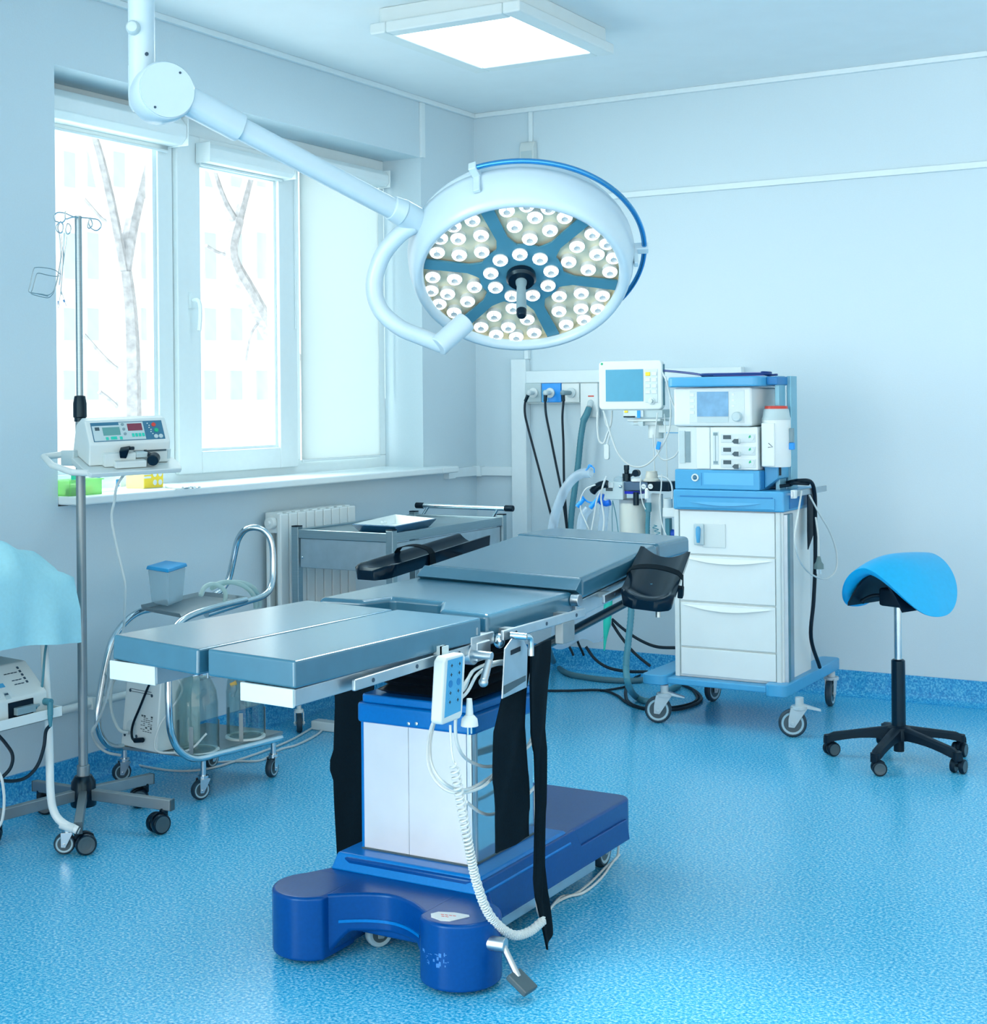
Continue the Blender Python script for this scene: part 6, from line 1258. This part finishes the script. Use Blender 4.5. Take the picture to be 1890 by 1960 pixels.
# ================================================================== STEEL INSTRUMENT TROLLEY
tz_ = 0.865
tx0, tx1, ty0, ty1 = -3.885, -3.40, 5.02, 5.93
tt = thing('instrument_trolley', 'brushed steel instrument trolley in front of the radiator', 'trolley', ((tx0+tx1)/2, (ty0+ty1)/2, 0))
for (x, y) in ((tx0, ty0), (tx1, ty0), (tx1, ty1), (tx0, ty1)):
    obj('leg', MB().box(x-0.017, x+0.017, y-0.017, y+0.017, 0.12, tz_+0.008), 'steel', tt, bevel=0.002)
    obj('leg_cap', MB().box(x-0.0175, x+0.0175, y-0.0175, y+0.0175, tz_+0.008, tz_+0.013), 'blk', tt, bevel=0.002)
    caster(tt, x+0.012, y-0.012, 0.04, 0.125, R(130), 'white', 'tyre', 'tyreg', w=0.024, trail=0.018, stem_r=0.010)
b = MB().box(tx0, tx1, ty0-0.012, ty0+0.012, tz_-0.04, tz_-0.002).box(tx0, tx1, ty1-0.012, ty1+0.012, tz_-0.04, tz_-0.002).box(tx0-0.012, tx0+0.012, ty0, ty1, tz_-0.04, tz_-0.002).box(tx1-0.012, tx1+0.012, ty0, ty1, tz_-0.04, tz_-0.002)
obj('top_frame', b, 'steel', tt, bevel=0.003)
obj('table_top', MB().box(tx0+0.01, tx1-0.01, ty0+0.01, ty1-0.01, tz_-0.016, tz_-0.010), 'steel', tt)
b = MB().box(tx0+0.02, tx1-0.017, ty0-0.004, ty0+0.004, 0.70, tz_-0.04); obj('drawer', b, 'alu', tt, bevel=0.003)
obj('side_panel', MB().box(tx1-0.004, tx1+0.004, ty0+0.02, ty1-0.02, 0.70, tz_-0.045), 'alu', tt, bevel=0.003)
obj('drawer_rivet', MB().ball((tx0+0.032, ty0-0.006, 0.745), 0.006), 'chrome', tt)
obj('lower_shelf', MB().box(tx0+0.01, tx1-0.01, ty0+0.01, ty1-0.01, 0.30, 0.315), 'steel', tt)
b = MB().tube([(tx0+0.02, ty1+0.05, tz_+0.035), (tx1-0.0, ty1+0.05, tz_+0.035)], 0.012, 14); ph = obj('push_bar', b, 'chrome', tt)
obj('bar_end', MB().cyl((tx1-0.01, ty1+0.05, tz_+0.035), (tx1+0.035, ty1+0.05, tz_+0.035), 0.0145, n=16), 'blk', ph, bevel=0.003); obj('bar_end', MB().cyl((tx0-0.02, ty1+0.05, tz_+0.035), (tx0+0.025, ty1+0.05, tz_+0.035), 0.0145, n=16), 'blk', ph, bevel=0.003)
for x in (tx0+0.05, tx1-0.05): obj('bar_stay', MB().tube([(x, ty1, tz_-0.01), (x, ty1+0.05, tz_+0.03)], 0.007, 8), 'chrome', ph)
# enamel tray
tq = [on_z(673, 1003, tz_+0.028), on_z(757, 1007, tz_+0.028), on_z(836, 992, tz_+0.028), on_z(757, 984, tz_+0.028)]
tc4 = sum(tq, V())/4
et = thing('enamel_tray', 'white enamel tray with dark blue outside standing on the steel trolley', 'tray', (tc4.x, tc4.y, tz_-0.009))
inner = [tc4+(p-tc4)*0.80-V((0, 0, 0.035)) for p in tq]; bott = [tc4+(p-tc4)*0.80-V((0, 0, 0.0375)) for p in tq]; rim_o = [tc4+(p-tc4)*1.0-V((0, 0, 0.003)) for p in tq]; rim_i = [tc4+(p-tc4)*0.96 for p in tq]
b = MB().mi(0).add(rim_i+inner, [(4, 5, 6, 7)]+[(i, (i+1) % 4, 4+(i+1) % 4, 4+i) for i in range(4)])
obj('inside', b, 'white', et, flat=True)
obj('outside', MB().add(rim_o+bott+rim_i, [(7, 6, 5, 4)]+[((i+1) % 4, i, 4+i, 4+(i+1) % 4) for i in range(4)]+[(i, (i+1) % 4, 8+(i+1) % 4, 8+i) for i in range(4)]), 'enam', et, flat=True)
q = on_z(715, 1002, tz_); 
cw_ = MB()
for i in range(7): cw_.ball(on_z(712+4*i+2*(i % 3), 1001-1.5*(i % 4), tz_+0.006), 0.012, 10, (1.2, 1, .7))
tag(obj('gauze_swab', cw_, 'white'), 'crumpled white gauze lying in the enamel tray', 'gauze')

# ================================================================== WHITE CART AT THE LEFT EDGE
wc_ = thing('equipment_cart', 'white tubular equipment cart at the left edge of the picture', 'cart', (-3.6, 2.95, 0))
leg = smooth([at_d(84, 1215, 4.62), at_d(88, 1300, 4.60), at_d(93, 1380, 4.58), at_d(95, 1450, 4.57), at_d(97, 1520, 4.56), at_d(104, 1555, 4.555), at_d(120, 1575, 4.55), at_d(148, 1589, 4.55)], 6)
obj('frame', MB().tube(leg, 0.0125, 14), 'white', wc_)
q = at_d(141, 1586, 4.55); q2 = at_d(152, 1590.5, 4.55); q3 = at_d(116, 1577, 4.55)
obj('tape', MB().tube([q3, q], 0.0142, 14), 'panelc', wc_); obj('tube_end', MB().tube([q2-(q2-q)*0.1, q2], 0.0095, 12), 'shade', wc_)
qc = on_z(124, 1634, 0); caster(wc_, qc.x, qc.y, 0.033, 0.085, R(40), 'chrome', 'tyre', 'tyreg', w=0.024, trail=0.01, stem_r=0.009)
lx0 = leg[0]
obj('frame', MB().tube(smooth([(lx0.x-0.42, 3.27, 0.70), (lx0.x-0.42, 3.27, 0.3), (lx0.x-0.42, 3.27, 0.12), (lx0.x-0.42, 3.2, 0.09)], 5), 0.0125, 12), 'white', wc_)
obj('frame', MB().tube(smooth([(lx0.x+0.02, 2.62, 0.70), (lx0.x+0.02, 2.62, 0.12), (lx0.x+0.06, 2.62, 0.09)], 5), 0.0125, 12), 'white', wc_)
obj('frame', MB().tube(smooth([(lx0.x-0.42, 2.62, 0.70), (lx0.x-0.42, 2.62, 0.12), (lx0.x-0.40, 2.6, 0.09)], 5), 0.0125, 12), 'white', wc_)
for (x, y) in ((lx0.x-0.42, 3.16), (lx0.x+0.05, 2.60), (lx0.x-0.42, 2.60)): caster(wc_, x, y, 0.033, 0.085, R(80), 'chrome', 'tyre', 'tyreg', w=0.024, trail=0.01, stem_r=0.009)
s_r = on_x(118, 1362, -3.455)
zsh = s_r.z-0.01
b = MB().box(-3.93, -3.45, 2.58, 3.275, zsh-0.004, zsh); 
for w0 in ((-3.93, -3.45, 2.58, 2.584), (-3.93, -3.45, 3.271, 3.275), (-3.93, -3.926, 2.58, 3.275), (-3.454, -3.45, 2.58, 3.275)): b.box(*w0, zsh-0.004, zsh+0.028)
obj('shelf_tray', b, 'white', wc_, bevel=0.0015, seg=1)
obj('upper_shelf', MB().box(-3.93, -3.46, 2.58, 3.25, 0.675, 0.695), 'white', wc_, bevel=0.003)
for y_ in (2.60,): obj('cross_bar', MB().tube([(-3.93, y_, 0.16), (-3.46, y_, 0.16)], 0.011, 10), 'white', wc_)
# device on the shelf
dv = thing('electrosurgical_unit', 'off white electrosurgical box with sloping keypad on the white cart shelf', 'medical device', (-3.6, 3.0, zsh))
dx = -3.468
A1 = on_x(92, 1349, dx); zb0 = zsh+0.012
E0 = A1.y; hF = 0.068
prof = [(dx, zb0), (dx-0.002, zb0+hF), (dx-0.095, zb0+0.155), (dx-0.30, zb0+0.165), (dx-0.30, zb0)]
dc = obj('case', MB().prism(prof, lambda x, z: (x, E0-0.42, z), lambda x, z: (x, E0, z)), 'offw', dv, bevel=0.006, seg=3)
def df(u, v, e=0.0):  # u along the front from its right end, v up the sloping face
    x0_, z0_, x1_, z1_ = dx-0.002, zb0+hF, dx-0.095, zb0+0.155; n_ = V((z1_-z0_, 0, x0_-x1_)).normalized()
    return V((x0_+(x1_-x0_)*v+n_.x*e, E0-u, z0_+(z1_-z0_)*v+n_.z*e))
def dq(u0, u1, v0, v1, e=0.0012): return MB().hexa([df(u0, v0, e), df(u1, v0, e), df(u1, v1, e), df(u0, v1, e)], [df(u0, v0, -0.001), df(u1, v0, -0.001), df(u1, v1, -0.001), df(u0, v1, -0.001)])
kp = obj('keypad', dq(0.125, 0.30, 0.06, 0.94), 'panelc', dc)
obj('blue_field', dq(0.135, 0.185, 0.36, 0.48, 0.002), 'azure', kp)
obj('display', dq(0.15, 0.22, 0.72, 0.90, 0.002), 'white', kp)
for u, v in ((0.14, .1), (0.175, .1), (0.14, .02)): obj('key', dq(u, u+0.018, v, v+0.12, 0.002), 'shade', kp)
b = MB()
for u, v in ((0.14, .18), (0.176, .18)): b.hexa([df(u+.002, v-.05, .0026), df(u+.016, v-.05, .0026), df(u+.016, v, .0026), df(u+.002, v, .0026)], [df(u+.002, v-.05, .001), df(u+.016, v-.05, .001), df(u+.016, v, .001), df(u+.002, v, .001)])
for i in range(5): b.hexa([df(0.045+0.0, .86-.11*i, .002), df(0.052, .86-.11*i, .002), df(0.052, .80-.11*i, .002), df(0.045, .80-.11*i, .002)], [df(0.045+0.0, .86-.11*i, .0), df(0.052, .86-.11*i, .0), df(0.052, .80-.11*i, .0), df(0.045, .80-.11*i, .0)])
for i, v in enumerate((.72, .50, .38)):
    for k in range(3+(i == 0)): b.hexa([df(0.062+0.013*k, v, .002), df(0.072+0.013*k, v, .002), df(0.072+0.013*k, v-.018, .002), df(0.062+0.013*k, v-.018, .002)], [df(0.062+0.013*k, v, 0), df(0.072+0.013*k, v, 0), df(0.072+0.013*k, v-.018, 0), df(0.062+0.013*k, v-.018, 0)])
for k in range(3): b.hexa([df(0.172+0.007*k, .60, .003), df(0.177+0.007*k, .60, .003), df(0.177+0.007*k, .54, .003), df(0.172+0.007*k, .54, .003)], [df(0.172+0.007*k, .60, 0.001), df(0.177+0.007*k, .60, 0.001), df(0.177+0.007*k, .54, 0.001), df(0.172+0.007*k, .54, 0.001)])
obj('print', b, 'ink', dc)
obj('socket', MB().box(dx-0.004, dx+0.002, E0-0.155, E0-0.06, zb0+0.006, zb0+0.058), 'blk', dc)
q = V((dx+0.006, E0-0.10, zb0+0.03)); obj('plug', MB().obox(q, (0, 1, 0), (1, 0, 0), (0, 0, 1), 0.036, 0.012, 0.011).tube([q+V((0, .03, 0)), q+V((0, .06, 0.004))], [0.008, 0.004], 10), 'grey', dc, bevel=0.004)
q = V((dx+0.014, E0-0.012, zb0+0.028)); obj('corner_plug', MB().cyl(q+V((-0.02, 0, 0.01)), q+V((0.012, 0, 0.01)), 0.011, n=14).cyl(q+V((0.008, 0, 0.012)), q+V((0.008, 0, -0.03)), 0.009, n=14).cyl(q+V((0.008, 0, -0.03)), q+V((0.008, 0, -0.065)), 0.0085, 0.005, n=12), 'hoseg', dc, bevel=0.001)
cord('black_lead', [q+V((0.008, 0, -0.06)), at_d(88, 1400, 4.52), at_d(84, 1430, 4.52), at_d(72, 1465, 4.52), at_d(50, 1488, 4.52), at_d(20, 1495, 4.52), at_d(-20, 1490, 4.52)], 0.0055, 'bcable', dv)
cord('black_lead', [at_d(-10, 1400, 4.5), at_d(10, 1422, 4.5), at_d(24, 1445, 4.5), at_d(20, 1470, 4.5), at_d(0, 1492, 4.5)], 0.0055, 'bcable', dv)
cord('black_lead', [at_d(-10, 1325, 4.45), at_d(8, 1330, 4.45), at_d(19, 1340, 4.45), at_d(12, 1348, 4.45), at_d(-10, 1350, 4.45)], 0.005, 'bcable', dv)
cord('thin_lead', [q+V((0, -0.05, 0.0)), at_d(76, 1340, 4.53), at_d(82, 1300, 4.54), at_d(86, 1250, 4.56), at_d(93, 1212, 4.58), at_d(97, 1195, 4.6)], 0.004, 'hoseg', dv)
cord('pale_lead', [at_d(-8, 1470, 4.4), at_d(3, 1490, 4.4), at_d(8, 1530, 4.4), at_d(4, 1570, 4.4), at_d(-8, 1590, 4.4)], 0.0045, 'cable', dv)
# drape over the cart top
dr = MB(); NX_, NY_ = 30, 34
dx0, dx1, dy0, dy1 = -3.95, -3.435, 2.45, 3.312
rows = []
def top_h(x, y):
    u = (x-dx0)/(dx1-dx0); v = (y-dy0)/(dy1-dy0)
    h = 0.915+0.085*math.exp(-((u-0.7)**2/0.12+(v-0.72)**2/0.05))+0.040*math.exp(-((u-0.5)**2/.05+(v-0.95)**2/0.006))
    from mathutils import noise
    q = noise.noise(V((u*3.1+4, v*4.3, 0.3))); q2 = noise.noise(V((u*7.3, v*9.1+2, 1.7)))
    return h-0.055*abs(q)+0.018*q2-0.03*abs(q2)*abs(q)*4+0.009*math.sin(9*u+7*v)+0.006*math.sin(19*v-8*u)+0.004*abs(math.sin(13*u+21*v))
K = 8
for i in range(-K, NX_+K+1):
    row = []
    for j in range(0, NY_+K+1):
        u = min(max(i/NX_, 0), 1); v = min(max(j/NY_, 0), 1); x = dx0+(dx1-dx0)*u; y = dy0+(dy1-dy0)*v; h = top_h(x, y)
        ox = max(0, i-NX_)/K+max(0, -i)/K; oy = max(0, j-NY_)/K; o_ = max(ox, oy)
        edge = max(abs(u-0.5)*2, v)
        if edge > 0.8 and o_ == 0: h -= 0.05*((edge-0.8)/0.2)**2
        if o_: 
            h -= 0.05
            drop = 0.215+0.014*math.sin(6*u+7*v); h = h-(h-(0.885-drop))*o_
            wv = (0.015*math.sin(13*u+15*v)+0.010*math.sin(31*u+37*v+1))*o_
            if ox: x += (0.012+wv)*(1 if i > NX_ else -1)*min(1, o_*2)
            if oy: y += (0.012+wv)*min(1, o_*2)
        row.append(V((x, y, h)))
    rows.append(row)
dro = obj('surgical_drape', dr.slab(rows, lambda i, j: (0, 0, -0.003) if True else 0), 'drape', sharp=60)
tag(dro, 'pale blue surgical drape heaped over the white cart', 'drape')
bxs = thing('covered_box', 'box standing on the cart top, hidden under the pale blue drape', 'box', (-3.69, 2.9, 0.695))
obj('body', MB().box(-3.90, -3.48, 2.62, 3.22, 0.695, 0.82), 'offw', bxs, bevel=0.01)

# ================================================================== WINDOW SILL
SZ = 1.068
sa_ = [on_z(100, 948, SZ), on_z(186, 952, SZ)]
gt = thing('green_tray', 'pale green plastic tray at the left end of the window sill', 'tray', (-4.1, 3.98, SZ))
gx0, gx1, gy0, gy1 = -4.17, -4.03, 3.87, 4.03
b = MB().box(gx0, gx1, gy0, gy1, SZ, SZ+0.004)
for w0 in ((gx0, gx1, gy0, gy0+0.004), (gx0, gx1, gy1-0.004, gy1), (gx0, gx0+0.004, gy0, gy1), (gx1-0.004, gx1, gy0, gy1)): b.box(*w0, SZ, SZ+0.055)
obj('body', b, 'lime', gt, bevel=0.001, seg=1); obj('rim', MB().box(gx1-0.004, gx1+0.006, gy0, gy1+0.006, SZ+0.053, SZ+0.059).box(gx0, gx1, gy1, gy1+0.006, SZ+0.053, SZ+0.059), 'lime', gt)
for nm, lab, m_, q in (('green_pack', 'flat green pack lying in the pale green tray', 'green', (-4.06, -4.035, 3.875, 3.955, SZ+0.004, SZ+0.026)), ('teal_bottle', 'teal box standing at the back of the pale green tray', 'teal', (-4.15, -4.12, 3.99, 4.02, SZ+0.004, SZ+0.09)), ('yellow_pack', 'small yellow pack in the right corner of the green tray', 'yel', (-4.065, -4.045, 3.985, 4.0, SZ+0.004, SZ+0.03)), ('white_pack', 'small white pack on top of the green pack', 'white', (-4.07, -4.04, 3.885, 3.94, SZ+0.027, SZ+0.042))):
    tag(obj(nm, MB().box(*q), m_, bevel=0.003), lab, 'pack')
q0, q1 = on_x(272, 938, -4.10), on_x(315, 936, -4.10)
yb = thing('yellow_carton', 'yellow carton printed with white discs on the window sill', 'box', (-4.14, (q0.y+q1.y)/2, SZ))
yc = obj('carton', MB().mi(1).box(-4.20, -4.105, q0.y+0.015, q1.y, SZ, SZ+0.085), ['yel', 'pyel'], yb, bevel=0.003)
yf = -4.104
obj('printed_face', MB().box(-4.105, yf, q0.y+0.018, q1.y-0.003, SZ+0.003, SZ+0.082), 'yel', yb)
for i in range(2):
    for j in range(2): obj('disc', MB().lathe([(0.011, 0), (0.011, 0.0006), (0, 0.0006)], (yf, q1.y-0.02-0.03*i, SZ+0.022+0.033*j), (1, 0, 0), 16, caps=False), 'white', yb)
for j in range(3): obj('line', MB().box(yf, yf+0.0006, q1.y-0.112, q1.y-0.072, SZ+0.04+0.014*j, SZ+0.048+0.014*j), 'white', yb)
cb = thing('clear_bag', 'clear crinkled plastic bag with blue print on the window sill', 'bag', (-4.14, 4.17, SZ))
rows = [[V((-4.16+0.05*math.sin(PI*i/8)*math.sin(PI*j/8), 4.06+0.20*j/8, SZ+0.085*i/8)) for j in range(9)] for i in range(9)]
obj('film', MB().slab(rows, lambda i, j: (-0.02*math.sin(PI*i/8)*math.sin(PI*j/8)-0.001, 0, 0)), 'film', cb)
for y_, z_, a_, c_ in ((4.10, .045, .008, .012), (4.14, .06, .012, .004), (4.20, .03, .008, .014), (4.16, .065, .01, .004)): obj('print', MB().box(-4.118, -4.1165, y_-a_, y_+a_, SZ+z_-c_, SZ+z_+c_), 'azure', cb)
pn = on_z(350, 934, SZ+0.006); p2 = on_z(382, 934, SZ+0.006)
tag(obj('pen', MB().tube([on_z(318, 931, SZ+0.006), on_z(350, 934, SZ+0.006)], 0.006, 8), 'white'), 'white pen lying on the sill right of the yellow carton', 'pen')
tag(obj('scissors', MB().tube([on_z(352, 935, SZ+0.004), on_z(368, 933, SZ+0.004)], 0.003, 6).tube(smooth([on_z(366+6*math.cos(k), 933+1.6*math.sin(k), SZ+0.004) for k in (0, 1.5, 3, 4.5)], 4, True), 0.002, 6, closed=True).tube(smooth([on_z(378+6*math.cos(k), 932+1.4*math.sin(k), SZ+0.004) for k in (0, 1.5, 3, 4.5)], 4, True), 0.002, 6, closed=True), 'chrome'), 'small steel scissors lying at the edge of the window sill', 'scissors')
